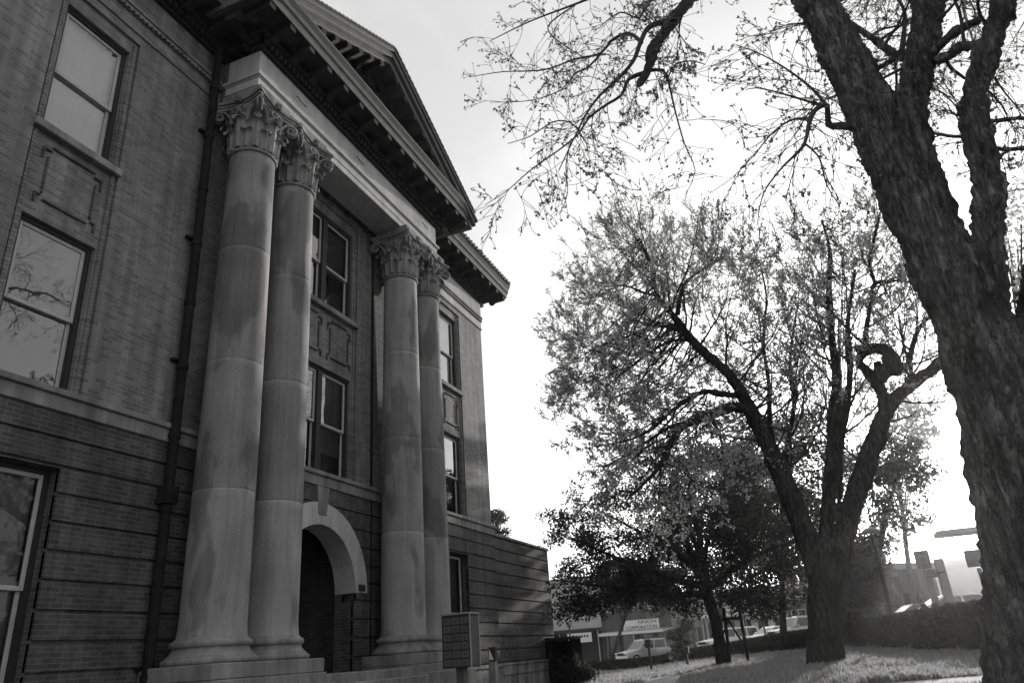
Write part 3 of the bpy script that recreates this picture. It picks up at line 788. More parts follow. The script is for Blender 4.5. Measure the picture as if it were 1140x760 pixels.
# low annex wall to the right
AX0, AX1, AY = XR, 29.6, YW+.12
mb = MB()
for k in range(10):
    za = 1.37+k*.4; mb.wall(AX0, AX1, za+.045, za+.4, AY-.045, .09, cap=True)
mb.wall(AX0, AX1-.04, 1.37, 5.42, AY, .3)
mb.add([(AX1,AY-.045,1.37),(AX1,20,1.37),(AX1,20,5.42),(AX1,AY-.045,5.42)], [(0,1,2,3)])
an = mb.build('annex_wall', M['brick_low'], house)
mb = MB(); mb.box(AX0+.01, AX1+.06, AY-.1, AY+.3, 5.41, 5.50); bevel(mb.build('coping', M['stone_trim'], an), .01)
mb = MB(); mb.box(AX0+.14, AX1+.03, AY-.09, AY+.3, -.2, 1.0); mb.box(AX0+.14, AX1+.05, AY-.12, AY+.3, 1.005, 1.29); mb.box(AX0+.14, AX1+.06, AY-.16, AY+.3, 1.295, 1.365)
bevel(mb.build('annex_foundation', M['rubble'], an), .015)
mb = MB(); mb.add([(AX0,AY+.2,5.40),(AX1,AY+.2,5.40),(AX1,20,5.40),(AX0,20,5.40)], [(0,1,2,3)]); mb.build('annex_roof', M['tile'], an)

# ------------------------------------------------------------------ street furniture close to the building
def mailbox_cabinet():
    p = at(514, 741, 17.35); r = thing('mailbox_cabinet', 'grey metal cabinet of small lock boxes on a post beside the column pedestal', 'cabinet', (p.x, p.y, gz(p.x, p.y)))
    zb, zt = 1.42-r.location.z, 2.48-r.location.z; d, w = .25, .33
    mb = MB(); mb.box(-d, d, -w, w, zb, zt); bevel(lmesh(mb, 'box', M['iron'], r), .01); mb = MB(); mb.box(-d+.05, d-.05, -w-.008, -w-.001, zb+.04, zt-.04); lmesh(mb, 'side_panel', M['steel'], r)
    for k in range(6):
        z0 = zb+.03+k*(zt-zb-.06)/6; z1 = z0+(zt-zb-.06)/6-.03
        for j in range(3):
            y0 = -w+.02+j*(2*w-.04)/3; y1 = y0+(2*w-.04)/3-.02
            mb = MB(); mb.box(-d-.014, -d-.001, y0, y1, z0, z1); dr = bevel(lmesh(mb, 'locker_door', M['steel'], r), .004)
            mb = MB(); mb.box(-d-.026, -d-.014, (y0+y1)/2-.016, (y0+y1)/2+.016, (z0+z1)/2-.016, (z0+z1)/2+.016); lmesh(mb, 'lock', M['iron'], dr)
    mb = MB(); mb.box(-d-.03, d+.02, -w-.02, w+.02, zt+.002, zt+.04); lmesh(mb, 'lid', M['steel_light'], r)
    mb = MB()
    for a, b in ((-d-.005, -d+.045), (d-.045, d+.005)): mb.box(a, b, -w-.018, -w-.001, zb, zt)
    lmesh(mb, 'side_trim', M['steel_light'], r)
    mb = MB(); mb.box(-.09, .09, -.09, .09, 0, zb-.002); mb.box(-.2, .2, -.2, .2, -.1, .05); lmesh(mb, 'post', M['steel'], r)
mailbox_cabinet()
p = at(549, 736, 21.5); r = thing('marker_post', 'short square post with a dark plate and white flash in front of the annex', 'post', (p.x, p.y, gz(p.x, p.y)))
mb = MB(); h = p.z - r.location.z; mb.box(-.09, .09, -.09, .09, 0, h); lmesh(mb, 'post', M['rubble'], r)
mb = MB(); mb.box(-.07, .07, -.1, .1, h+.002, h+.36); lmesh(mb, 'plate', M['iron'], r)
mb = MB(); mb.prism([(.08, h+.05), (-.05, h+.05), (.07, h+.33)], lambda u, v, w: (w, u, v), -.083, -.071); lmesh(mb, 'white_flash', M['sign_white'], r)
def enclosure():
    p = at(627, 757, 30.7); z = gz(p.x, p.y)
    r = thing('slatted_screen', 'tall black slatted equipment screen at the far corner of the annex', 'screen', (p.x, p.y, z)); t = 2.0-z
    mb = MB(); w = .62
    for k in range(12):
        y = -w + k*2*w/11; mb.box(-w-.02, -w+.01, y-.04, y+.04, .05, t); mb.box(y-.04, y+.04, -w-.02, -w+.01, .05, t)
    mb.box(-w+.02, w, -w+.02, w, 0, t-.05); lmesh(mb, 'slats', M['screen'], r)
    mb = MB(); mb.box(-w-.05, w+.05, -w-.05, w+.05, t, t+.09); lmesh(mb, 'lid', M['timber'], r)
enclosure()

# ------------------------------------------------------------------ plants
def catmull(P, step=.25):
    """P: list of (Vector, radius)"""
    out = []; n = len(P)
    for i in range(n-1):
        p0 = P[max(i-1,0)]; p1 = P[i]; p2 = P[i+1]; p3 = P[min(i+2,n-1)]
        m = max(2, int((p2[0]-p1[0]).length/step))
        for k in range(m):
            t = k/m
            q = .5*((2*p1[0]) + (p2[0]-p0[0])*t + (2*p0[0]-5*p1[0]+4*p2[0]-p3[0])*t*t + (3*p1[0]-p0[0]-3*p2[0]+p3[0])*t**3)
            out.append((q, p1[1]+(p2[1]-p1[1])*t))
    out.append(P[-1]); return out
def guide(spec, step=.25): return catmull([(at(x, y, r), w) for x, y, r, w in spec], step)
def rvec(): 
    v = Vector((random.gauss(0,1), random.gauss(0,1), random.gauss(0,1))); return v.normalized()
class Tree:
    def __init__(s): s.tw = MB(); s.leaf = []; s.lsz = []
    def grow(s, p, d, L, r, lev, trop, P):
        n = max(4, int(L/P['seg'])); st = L/n; pts = [p.copy()]; rad = [r]; d = d.normalized(); kids = []
        for i in range(n):
            d = (d + rvec()*P['wander'] + trop*P['pull']).normalized(); p = p + d*st; pts.append(p.copy()); rad.append(max(P['rmin'], r*(1-.75*(i+1)/n)))
            if lev > 0 and i >= 1: kids.append((p.copy(), d.copy(), rad[-1], (i+1)/n))
            elif lev == 0 and P['leaf_along'] and random.random() < P['leaf_along']: s.leaves(p, P)
        s.tw.tube(pts, rad, 5 if r > .012 else 3)
        if lev == 0: s.leaves(p, P); return
        k = P['kids'][lev-1]; m = int(k) + (random.random() < k - int(k))
        for j in range(m):
            q = kids[min(len(kids)-1, int((.15+.85*(j+random.random())/m)*len(kids)))]
            dd = (q[1] + rvec()*P['spread']).normalized()
            s.grow(q[0], dd, L*P['ratio']*random.uniform(.6,1.15)*(1.1-.45*q[3]), max(P['rmin'], q[2]*.62), lev-1, trop, P)
        s.grow(p, d, L*.4, rad[-1], lev-1, trop, P) if lev > 1 else s.leaves(p, P)
    def leaves(s, p, P):
        for _ in range(random.randint(*P['nleaf'])):
            s.leaf.append(tuple(p + rvec()*P['lspread']*random.random())); s.lsz.append(random.uniform(*P['lsize']))
    def along(s, g, every, L, lev, P, t0=.1, t1=1., r=None, outward=None, trop=Vector((0,0,-.2))):
        D = 0
        nxt = random.random()*every
        tot = sum((g[i+1][0]-g[i][0]).length for i in range(len(g)-1))
        for i in range(len(g)-1):
            D += (g[i+1][0]-g[i][0]).length
            if D/tot < t0 or D/tot > t1: continue
            if D > nxt:
                nxt = D + every*random.uniform(.6,1.4)
                tn = (g[i+1][0]-g[i][0]).normalized(); side = tn.cross(rvec()).normalized()
                if outward is not None: side = (side + outward*.7).normalized()
                d = (tn*random.uniform(.1,.8) + side).normalized()
                s.grow(g[i][0].copy(), d, L*random.uniform(.6,1.2)*(1.15-.5*D/tot), min(g[i][1]*.5, r or 9), lev, trop, P)

# --- the near leaning tree ------------------------------------------------
base = at(1140, 800, 7.4); base.z = gz(base.x, base.y)
near = thing('leaning_tree', 'large bare leaning tree with rough bark at the right edge, nearest the camera', 'tree', tuple(base))
R1 = rough_noise(1.3, 5, 15)
mb = MB()
def limb(spec, n, step=.035, r=R1):
    n = int(n*1.8); spec = [(a, b, c, w*TS) for a, b, c, w in spec]; g = guide(spec, step); mb.tube([q for q, _ in g], [w for _, w in g], n, r); return g
TS = .8
d0 = 7.4
low = [(1160, 905, d0, .58), (1154, 820, d0, .44), (1149, 740, d0, .385), (1144, 640, d0, .37), (1135, 560, d0, .375), (1122, 490, d0, .39), (1103, 420, d0, .395), (1076, 340, d0+.05, .365), (1043, 275, d0+.1, .345), (1012, 215, d0+.15, .34), (992, 165, d0+.2, .32), (968, 115, d0+.25, .305)]
gA = limb(low + [(940, 62, d0+.4, .285), (905, 0, d0+.6, .275), (862, -65, d0+.8, .25), (800, -135, d0+1.1, .21), (735, -190, d0+1.6, .16), (660, -230, d0+2.2, .1)], 44)
gB = limb([(1040, 260, d0+.1, .30), (1018, 190, d0+.15, .25), (1012, 130, d0+.2, .215), (1018, 85, d0+.3, .19), (1030, 30, d0+.4, .175), (1040, -30, d0+.5, .165), (1062, -120, d0+.6, .14), (1070, -220, d0+.7, .1)], 30)
TS = .72
gC = limb([(1130, 520, d0+.1, .34), (1122, 440, d0+.05, .29), (1106, 350, d0, .20), (1098, 270, d0-.05, .178), (1098, 205, d0-.1, .165), (1086, 140, d0-.1, .152), (1092, 80, d0-.1, .145), (1112, 15, d0-.1, .15), (1138, -50, d0-.1, .14), (1175, -140, d0, .11), (1190, -230, d0+.2, .08)], 30)
gE = limb([(1142, 470, d0+.2, .22), (1144, 380, d0+.3, .13), (1150, 300, d0+.4, .11), (1165, 200, d0+.6, .09), (1180, 90, d0+.8, .07), (1205, -20, d0+1, .05), (1240, -110, d0+1.2, .02)], 20)
gD = limb([(1098, 52, d0, .09), (1070, 52, d0+.1, .075), (1045, 66, d0+.3, .07), (1000, 62, d0+.6, .065), (975, 45, d0+.9, .06), (945, 25, d0+1.2, .04)], 14)
gF = limb([(1090, 22, d0, .08), (1060, 38, d0+.15, .065), (1040, 58, d0+.25, .06)], 14)
trunk1 = mb.build('trunk', M['bark'], near, smooth=True)
PN = dict(seg=.09, wander=.24, pull=.07, rmin=.0034, kids=(6.0, 6.0, 4.5), spread=.7, ratio=.6, leaf_along=.04, nleaf=(2,5), lspread=.028, lsize=(.013,.031))
t1 = Tree(); mb = t1.tw
def nlimb(spec, n=8, r=None): g = guide(spec, .12 if r is None else .05); t1.tw.tube([q for q, _ in g], [w for _, w in g], n, r); return g
# limb that dives back into the frame from above, with its side branches
gH = nlimb([(800, -135, d0+1.1, .13), (800, -60, d0+1.0, .115), (768, 0, d0+.9, .095), (742, 32, d0+.85, .082), (728, 55, d0+.85, .075), (720, 80, d0+.85, .06), (713, 92, d0+.85, .05), (710, 96, d0+.85, .02)], 16, R1)
S = []; EXT = []
d1 = d0+.9
S.append(nlimb([(752, 22, d0+.88, .05), (732, 26, d1-.05, .042), (720, 33, d1-.1, .036), (712, 50, d1-.2, .032), (705, 68, d1-.3, .028), (688, 88, d1-.4, .022), (668, 106, d1-.5, .018), (652, 128, d1-.6, .014), (640, 152, d1-.7, .010), (622, 190, d1-.8, .006)]))
S.append(nlimb([(714, 48, d1-.2, .03), (706, 40, d1-.1, .028), (695, 38, d1, .026), (680, 46, d1+.1, .022), (668, 60, d1+.2, .018), (640, 66, d1+.4, .014), (605, 78, d1+.6, .011), (560, 80, d1+.8, .008), (522, 86, d1+1, .005)]))
S.append(nlimb([(672, 56, d1+.2, .018), (655, 75, d1+.3, .014), (640, 82, d1+.5, .012), (625, 100, d1+.7, .009), (590, 112, d1+.9, .007), (545, 114, d1+1.1, .0045)]))
S.append(nlimb([(716, 82, d1, .035), (700, 88, d1-.1, .026), (692, 106, d1-.2, .021), (676, 116, d1-.3, .018), (655, 132, d1-.5, .015), (645, 148, d1-.5, .012), (625, 165, d1-.6, .010), (590, 190, d1-.7, .008), (565, 212, d1-.8, .006), (540, 228, d1-.9, .004)]))
S.append(nlimb([(645, 146, d1-.5, .012), (634, 136, d1-.4, .010), (615, 136, d1-.2, .009), (590, 152, d1, .007), (565, 160, d1+.1, .005)]))
S.append(nlimb([(645, 148, d1-.5, .011), (653, 160, d1-.6, .008), (655, 172, d1-.6, .005)]))
S.append(nlimb([(636, 155, d1-.6, .009), (630, 185, d1-.7, .007), (632, 215, d1-.8, .005), (622, 240, d1-.9, .0035)]))
S.append(nlimb([(718, 80, d1, .03), (738, 78, d1+.1, .02), (745, 95, d1+.2, .015), (752, 125, d1+.3, .012), (762, 160, d1+.4, .009), (774, 190, d1+.5, .006), (764, 215, d1+.5, .004)]))
S.append(nlimb([(742, 90, d1+.1, .013), (752, 72, d1+.2, .011), (770, 68, d1+.3, .009), (785, 72, d1+.4, .006)]))
S.append(nlimb([(800, -60, d1+.1, .05), (740, -40, d1+.4, .035), (690, -15, d1+.6, .025), (640, 5, d1+.8, .018), (590, 24, d1+1, .012), (545, 46, d1+1.2, .006)]))
S.append(nlimb([(640, 6, d1+.8, .014), (610, 30, d1+.6, .011), (630, 52, d1+.4, .008), (655, 66, d1+.3, .005)]))
S.append(nlimb([(760, -20, d1, .03), (725, 0, d1+.3, .022), (712, 20, d1+.5, .016), (690, 14, d1+.7, .012), (668, 30, d1+.9, .007)]))
S.append(nlimb([(985, 130, d0+.4, .06), (955, 140, d0+.2, .05), (935, 140, d0+.2, .042), (922, 139, d0+.2, .034), (921, 118, d0+.1, .03), (908, 122, d0, .026), (900, 140, d0-.1, .022), (895, 162, d0-.2, .018), (872, 185, d0-.3, .012), (850, 215, d0-.4, .007), (843, 250, d0-.5, .004)]))
S.append(nlimb([(921, 118, d0+.1, .022), (905, 100, d0+.3, .017), (880, 80, d0+.6, .012), (850, 62, d0+.9, .008), (820, 50, d0+1.2, .005)]))
S.append(nlimb([(916, 118, d0+.1, .018), (890, 110, d0+.5, .013), (862, 102, d0+.8, .010), (842, 98, d0+1, .008), (830, 100, d0+1.1, .005)]))
S.append(nlimb([(903, 132, d0, .016), (880, 134, d0+.4, .013), (858, 150, d0+.7, .010), (840, 172, d0+1, .008), (815, 198, d0+1.3, .005), (790, 215, d0+1.5, .004)]))
S.append(nlimb([(896, 160, d0-.2, .013), (912, 175, d0-.2, .010), (920, 205, d0-.3, .007), (935, 230, d0-.4, .004)]))
S.append(nlimb([(1000, 64, d0+.6, .04), (985, 72, d0+.8, .03), (970, 82, d0+1, .022), (978, 92, d0+1.1, .018), (995, 102, d0+1, .012)]))
S.append(nlimb([(1003, 64, d0+.6, .034), (1006, 40, d0+.75, .028), (1006, 10, d0+1, .02), (985, -15, d0+1.3, .014), (960, -30, d0+1.6, .01)]))
S.append(nlimb([(1030, 95, d0+.3, .012), (1052, 105, d0+.2, .009), (1068, 124, d0+.1, .006)]))
S.append(nlimb([(1108, 88, d0, .012), (1120, 105, d0, .008), (1138, 125, d0, .006), (1160, 150, d0, .004)]))
for pts_ in ([(8.1,-3.4,9.5,.11),(9.4,-4.2,11.4,.1),(11.5,-5.0,13.2,.085),(14,-5.6,14.8,.065),(17.5,-6.4,16.2,.045),(21,-7.5,17,.02)], [(9.4,-4.2,11.4,.08),(11.5,-6,12,.06),(14.5,-8,12.6,.045),(17,-10,12.8,.02)], [(11.5,-5,13.2,.06),(12.5,-4,15,.045),(14.5,-3.6,17.5,.03),(16,-3.4,20,.015)]):
    if pts_[0][0] == 8.1: pts_ = [tuple(gC[-1][0]) + (.11,)] + pts_[1:]
    gg = catmull([(Vector(p[:3]), p[3]) for p in pts_], .15); t1.tw.tube([q for q, _ in gg], [w for _, w in gg], 8); EXT.append(gg)
dn = Vector((-.1, .1, -1)).normalized()
for g in S:
    t1.along(g, .10, .75, 1, PN, .08, 1., .007, trop=dn)
t1.along(gH, .15, .9, 2, PN, .3, .95, .012, trop=dn)
for g, e in ((gA, .45), (gB, .35), (gC, .5), (gD, .25)):
    t1.along(g, e, 1.5, 2, PN, .45 if g is not gD else .1, 1., .02, trop=Vector((0,0,-.3)))
t1.along(gA, .55, 3.0, 3, PN, .78, 1., .05, trop=Vector((-.2,.3,-.2)))
t1.along(gB, .5, 2.6, 3, PN, .7, 1., .05, trop=Vector((.2,.1,.1)))
t1.along(gC, .5, 2.6, 3, PN, .75, 1., .05, trop=Vector((.1,.1,.1)))
t1.along(gE, .35, 2., 2, PN, .4, 1., .03, trop=Vector((.1,0,.1)))
for gg in EXT: t1.along(gg, .32, 2.4, 2, PN, .15, 1., .03, trop=Vector((0,0,-.2)))
t1.tw.build('branches', M['twig'], near)
rand_faces('leaf_buds', M['leaf_bud'], t1.leaf, np.array(t1.lsz), near)
print('near tree', len(t1.tw.f), len(t1.leaf))

# --- the forked tree in the middle ---------------------------------------
base = at(920, 742, 17); base.z = gz(base.x, base.y)
mid = thing('forked_tree', 'big forked tree on the lawn with thin spring leaves and a looped knot', 'tree', tuple(base))
mb = MB(); R2 = rough_noise(.9, 3, 9); d2 = 17.
def limb2(spec, n=20, step=.12): spec = [(a, b, c, w*(.74 if n > 14 else .9)) for a, b, c, w in spec]; g = guide(spec, step); mb.tube([q for q, _ in g], [w for _, w in g], n, R2); return g
G = []
limb2([(921, 752, d2, .60), (920, 738, d2, .52), (919, 700, d2, .45), (918, 655, d2, .43), (917, 620, d2, .45), (914, 598, d2, .36)], 28)
gL = limb2([(912, 640, d2, .36), (902, 608, d2-.05, .33), (886, 565, d2-.1, .29), (868, 525, d2-.2, .25), (852, 490, d2-.3, .22), (838, 462, d2-.4, .21), (826, 440, d2-.5, .19), (812, 417, d2-.6, .16), (788, 396, d2-.8, .13), (766, 374, d2-1, .115), (750, 352, d2-1.2, .095), (732, 328, d2-1.4, .07), (726, 299, d2-1.6, .05), (712, 265, d2-1.7, .03)])
gR = limb2([(926, 640, d2, .34), (938, 600, d2+.05, .30), (950, 560, d2+.1, .27), (962, 525, d2+.15, .26), (974, 490, d2+.2, .25), (988, 455, d2+.25, .20), (1012, 430, d2+.3, .17), (1045, 405, d2+.35, .15), (1080, 370, d2+.5, .12), (1110, 330, d2+.7, .08)])
gM = limb2([(918, 620, d2+.2, .25), (921, 575, d2+.3, .21), (925, 520, d2+.4, .19), (929, 470, d2+.5, .18), (931, 420, d2+.6, .13), (926, 372, d2+.7, .11), (923, 320, d2+.8, .085), (924, 280, d2+.9, .06), (915, 245, d2+1, .035)])
gM2 = limb2([(925, 520, d2+.4, .13), (938, 470, d2+.2, .11), (946, 420, d2, .08), (944, 360, d2-.2, .055), (952, 300, d2-.3, .035)], 12)
# dead stump, loop knot and the limb above it
gK = limb2([(986, 462, d2+.2, .19), (982, 440, d2+.15, .16), (975, 425, d2+.1, .17), (966, 413, d2+.1, .13), (957, 404, d2+.05, .10), (960, 394, d2, .12), (969, 388, d2-.05, .15), (980, 388, d2-.1, .17), (990, 394, d2-.15, .19), (993, 404, d2-.15, .22), (985, 413, d2-.1, .24), (979, 424, d2, .15)], 16, .05)
limb2([(988, 398, d2-.1, .2), (997, 408, d2-.25, .14), (996, 418, d2-.2, .08)], 10, .05); limb2([(964, 392, d2, .12), (956, 388, d2, .1), (953, 384, d2, .03)], 9, .05); limb2([(976, 402, d2-.05, .09), (978, 412, d2, .12), (977, 424, d2, .1)], 9, .05)
gK2 = limb2([(965, 395, d2+.1, .08), (964, 370, d2+.1, .07), (970, 335, d2+.2, .055), (974, 315, d2+.2, .045), (1000, 312, d2+.3, .035), (1003, 295, d2+.4, .025)], 10)
gK3 = limb2([(974, 315, d2+.2, .045), (968, 290, d2+.2, .045), (974, 262, d2+.2, .04), (980, 236, d2+.2, .03)], 10)
gK4 = limb2([(990, 405, d2, .06), (1008, 410, d2+.2, .06), (1016, 385, d2+.3, .055), (1022, 368, d2+.4, .05), (1032, 355, d2+.5, .04), (1055, 340, d2+.7, .025)], 10)
gK5 = limb2([(992, 452, d2+.2, .09), (1014, 415, d2+.3, .055), (1006, 385, d2+.4, .035), (1000, 350, d2+.5, .02)], 10)
# the left horizontal limb with its drooping hand
gH1 = limb2([(836, 458, d2-.4, .15), (818, 453, d2-.6, .125), (800, 458, d2-.9, .115), (784, 462, d2-1.1, .11), (768, 470, d2-1.3, .10), (756, 478, d2-1.5, .09), (748, 490, d2-1.6, .08), (741, 508, d2-1.7, .075), (732, 522, d2-1.9, .045), (715, 540, d2-2.2, .03), (698, 556, d2-2.5, .018)], 14)
gH2 = limb2([(822, 440, d2-.5, .08), (800, 438, d2-.8, .07), (782, 436, d2-1, .06), (764, 446, d2-1.3, .055), (742, 462, d2-1.7, .045), (725, 478, d2-2, .03), (700, 490, d2-2.4, .018), (665, 497, d2-2.9, .01)], 10)
gH3 = limb2([(785, 396, d2-.8, .06), (752, 366, d2-1.4, .05), (722, 365, d2-1.8, .035), (700, 374, d2-2.1, .025), (668, 385, d2-2.5, .015), (640, 400, d2-2.9, .008)], 10)
gH4 = limb2([(754, 350, d2-1.2, .06), (757, 330, d2-1.2, .05), (763, 315, d2-1.2, .045), (776, 304, d2-1.1, .035), (795, 293, d2-1, .025), (815, 280, d2-.8, .012)], 10)
gH5 = limb2([(768, 378, d2-1, .05), (745, 380, d2-1.5, .04), (720, 395, d2-2, .03), (700, 410, d2-2.3, .02), (675, 430, d2-2.8, .01)], 10)
gH6 = limb2([(741, 505, d2-1.7, .05), (752, 510, d2-1.6, .035), (765, 525, d2-1.5, .025), (775, 545, d2-1.4, .012)], 8)
gH7 = limb2([(790, 464, d2-1, .05), (800, 480, d2-1, .035), (804, 500, d2-1, .025), (800, 520, d2-1, .012)], 8)
gH8 = limb2([(770, 470, d2-1.3, .05), (748, 474, d2-1.8, .04), (722, 490, d2-2.3, .03), (700, 505, d2-2.7, .02), (670, 520, d2-3.2, .01)], 8)
gH9 = limb2([(735, 330, d2-1.4, .04), (718, 326, d2-1.7, .03), (695, 318, d2-2, .022), (670, 320, d2-2.4, .012)], 8)
gJ = limb2([(868, 525, d2, .10), (858, 480, d2+.4, .08), (856, 430, d2+.7, .06), (850, 380, d2+1, .045), (853, 330, d2+1.3, .03), (845, 290, d2+1.5, .015)], 10)
gJ2 = limb2([(880, 560, d2+.2, .09), (875, 505, d2+.9, .07), (884, 450, d2+1.3, .055), (880, 395, d2+1.7, .04), (888, 340, d2+2, .02)], 10)
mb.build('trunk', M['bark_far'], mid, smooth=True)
PM = dict(seg=.12, wander=.15, pull=.09, rmin=.0048, kids=(5.5, 6.0, 4), spread=.8, ratio=.6, leaf_along=.8, nleaf=(1,3), lspread=.06, lsize=(.018,.043))
t2 = Tree(); upv = Vector((0,0,1))
for g, ev, L in ((gL,.5,1.9),(gR,.7,1.5),(gM,.55,1.5),(gM2,.5,1.4),(gK2,.4,1.3),(gK3,.35,1.2),(gK4,.4,1.3),(gK5,.4,1.2),(gJ,.45,1.5),(gJ2,.45,1.6)):
    t2.along(g, ev*.62, L*1.25, 2, PM, .35 if g in (gL,gR,gM) else .1, 1., .03, trop=upv)
for g in (gH1,gH2,gH3,gH4,gH5,gH6,gH7,gH8,gH9):
    t2.along(g, .22, 1.6, 2, PM, .2, 1., .022, trop=Vector((-.3,.2,.55)) if g not in (gH1,gH6,gH7,gH8) else Vector((-.2,.2,-.1)))
t2.along(gL, .3, 2.2, 2, PM, .7, 1., .03, outward=Vector((-.3,.5,.4)), trop=upv)
ALLG = [(p, w) for g in (gL,gR,gM,gM2,gK2,gK3,gK4,gK5,gJ,gJ2,gH1,gH2,gH3,gH4,gH5,gH6,gH7,gH8,gH9) for p, w in g[len(g)//5:]]
crown = [(618,305),(650,258),(700,232),(760,228),(800,238),(850,244),(905,228),(960,232),(1010,262),(1045,330),(1050,410),(1000,440),(900,470),(860,475),(830,520),(760,545),(700,550),(640,530),(608,455),(606,380)]
def inpoly(x, y, P):
    r_ = False; j_ = len(P)-1
    for i_ in range(len(P)):
        if (P[i_][1] > y) != (P[j_][1] > y) and x < (P[j_][0]-P[i_][0])*(y-P[i_][1])/(P[j_][1]-P[i_][1]) + P[i_][0]: r_ = not r_
        j_ = i_
    return r_
k = 0
while k < 300:
    x, y = random.uniform(600, 1055), random.uniform(225, 550)
    if not inpoly(x, y, crown) or (x-974)**2 + (y-408)**2 < 55**2: continue
    k += 1; tg = at(x, y, d2 + random.uniform(-.9, 3.0))
    src, w = min(ALLG, key=lambda q: (q[0]-tg).length + random.random()*.5)
    dv_ = tg - src; ln_ = dv_.length
    mid_ = src + dv_*.5 + Vector((0,0,-.12*ln_)) + rvec()*.1*ln_
    pts = [src, src.lerp(mid_, .5) + rvec()*.04*ln_, mid_, mid_.lerp(tg, .5) + rvec()*.04*ln_ + Vector((0,0,-.02*ln_)), tg]
    gg = catmull([(p, max(.006, min(w*.35, .02)*(1-i/6))) for i, p in enumerate(pts)], .15)
    t2.tw.tube([p for p, _ in gg], [q for _, q in gg], 4)
    t2.along(gg, .22, .55, 1, PM, .45, 1., .008, trop=upv)
    t2.grow(tg, (dv_.normalized()*.6 + upv*.6 + rvec()*.3), random.uniform(.4,.75), .008, 1, upv, PM)
t2.tw.build('branches', M['twig'], mid)
rand_faces('foliage', M['leaf_spring'], t2.leaf, np.array(t2.lsz), mid)
print('mid tree', len(t2.tw.f), len(t2.leaf))

# --- clump-built crowns for denser trees ---------------------------------
def clump_crown(name, m, parent, clumps, per, lsize, flat=0., seed=0):
    P = []; rng = np.random.default_rng(seed)
    for c, r in clumps:
        n = int(per*(r**2))
        u = rng.normal(size=(n,3)); u /= np.linalg.norm(u, axis=1, keepdims=True)
        rad = rng.random((n,1))**.45
        P.append(np.array(c) + u*rad*r*np.array([1,1,.62]))
    P = np.concatenate(P)
    return rand_faces(name, m, P, RNG.uniform(lsize[0], lsize[1], len(P)), parent, flat=flat, up=(0,0,1) if flat else None)
def px_clumps(polys, n, depth, spread, rr, rng):
    """clump centres filling image-plane polygons at a real depth with a real spread in depth"""
    out = []
    for poly in polys:
        xs = [p[0] for p in poly]; ys = [p[1] for p in poly]; k = 0
        while k < n:
            x, y = rng.uniform(min(xs), max(xs)), rng.uniform(min(ys), max(ys))
            ins = False; j = len(poly)-1
            for i in range(len(poly)):
                if (poly[i][1] > y) != (poly[j][1] > y) and x < (poly[j][0]-poly[i][0])*(y-poly[i][1])/(poly[j][1]-poly[i][1]) + poly[i][0]: ins = not ins
                j = i
            if ins: out.append((at(x, y, depth + rng.uniform(-spread, spread)), rng.uniform(*rr))); k += 1
    return out
# dark spreading tree
dd = 29.
base = at(806, 742, dd); base.z = gz(base.x, base.y)
dk = thing('spreading_tree', 'dark dense low spreading tree standing left of the forked tree', 'tree', tuple(base))
mb = MB(); R3 = rough_noise(.8, 2.5, 8)
def limb3(spec, n=12, step=.2): g = guide(spec, step); mb.tube([q for q, _ in g], [w for _, w in g], n, R3); return g
limb3([(808, 746, dd, .36), (805, 735, dd, .24), (801, 712, dd, .21), (796, 690, dd, .21), (787, 660, dd, .20), (781, 635, dd, .18)], 18)
GD = [limb3([(783, 640, dd, .16), (768, 612, dd-.5, .12), (750, 575, dd-1, .08), (735, 545, dd-1.4, .04)]),
      limb3([(781, 635, dd, .15), (779, 600, dd+.3, .12), (770, 560, dd+.6, .08), (765, 525, dd+.8, .04)]),
      limb3([(784, 645, dd, .13), (765, 625, dd-.8, .10), (735, 605, dd-1.6, .08), (700, 585, dd-2.4, .05), (670, 570, dd-3, .03)]),
      limb3([(788, 655, dd, .13), (755, 645, dd-1, .10), (715, 632, dd-1.9, .08), (680, 618, dd-2.6, .06), (635, 598, dd-3.4, .03)]),
      limb3([(790, 660, dd, .12), (750, 662, dd-.8, .09), (700, 655, dd-1.8, .07), (650, 650, dd-2.8, .04), (625, 645, dd-3.3, .02)]),
      limb3([(783, 632, dd, .12), (789, 600, dd+.2, .10), (808, 582, dd+.4, .07), (826, 572, dd+.6, .04)]),
      limb3([(788, 655, dd, .12), (820, 630, dd+.6, .09), (855, 612, dd+1, .06), (890, 600, dd+1.5, .03)]),
      limb3([(785, 645, dd, .1), (772, 600, dd+1, .08), (745, 560, dd+1.5, .05), (722, 535, dd+2, .03)])]
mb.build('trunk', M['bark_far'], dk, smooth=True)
rg = np.random.default_rng(3)
lay = [[(606,575),(640,555),(690,530),(700,560),(650,610),(612,612)], [(612,620),(690,590),(760,600),(720,640),(625,655)], [(616,660),(700,640),(790,640),(790,682),(735,676),(690,674),(625,686)],
       [(690,500),(760,490),(830,500),(840,560),(780,575),(700,560)], [(790,600),(870,590),(905,610),(905,670),(860,690),(800,680)], [(700,560),(790,560),(860,580),(800,640),(700,620)]]
cl = px_clumps(lay[:1], 40, dd-1.4, 2.4, (.3,.6), rg) + px_clumps(lay[1:2], 34, dd-1.4, 2.4, (.4,.7), rg) + px_clumps(lay[2:3], 46, dd-1.4, 2.4, (.45,.9), rg) + px_clumps(lay[3:4], 60, dd, 2.4, (.3,.6), rg) + px_clumps(lay[4:], 40, dd+.6, 2.6, (.5,1.0), rg)
clump_crown('foliage', M['leaf_dark'], dk, cl, 480, (.04,.09), seed=5)
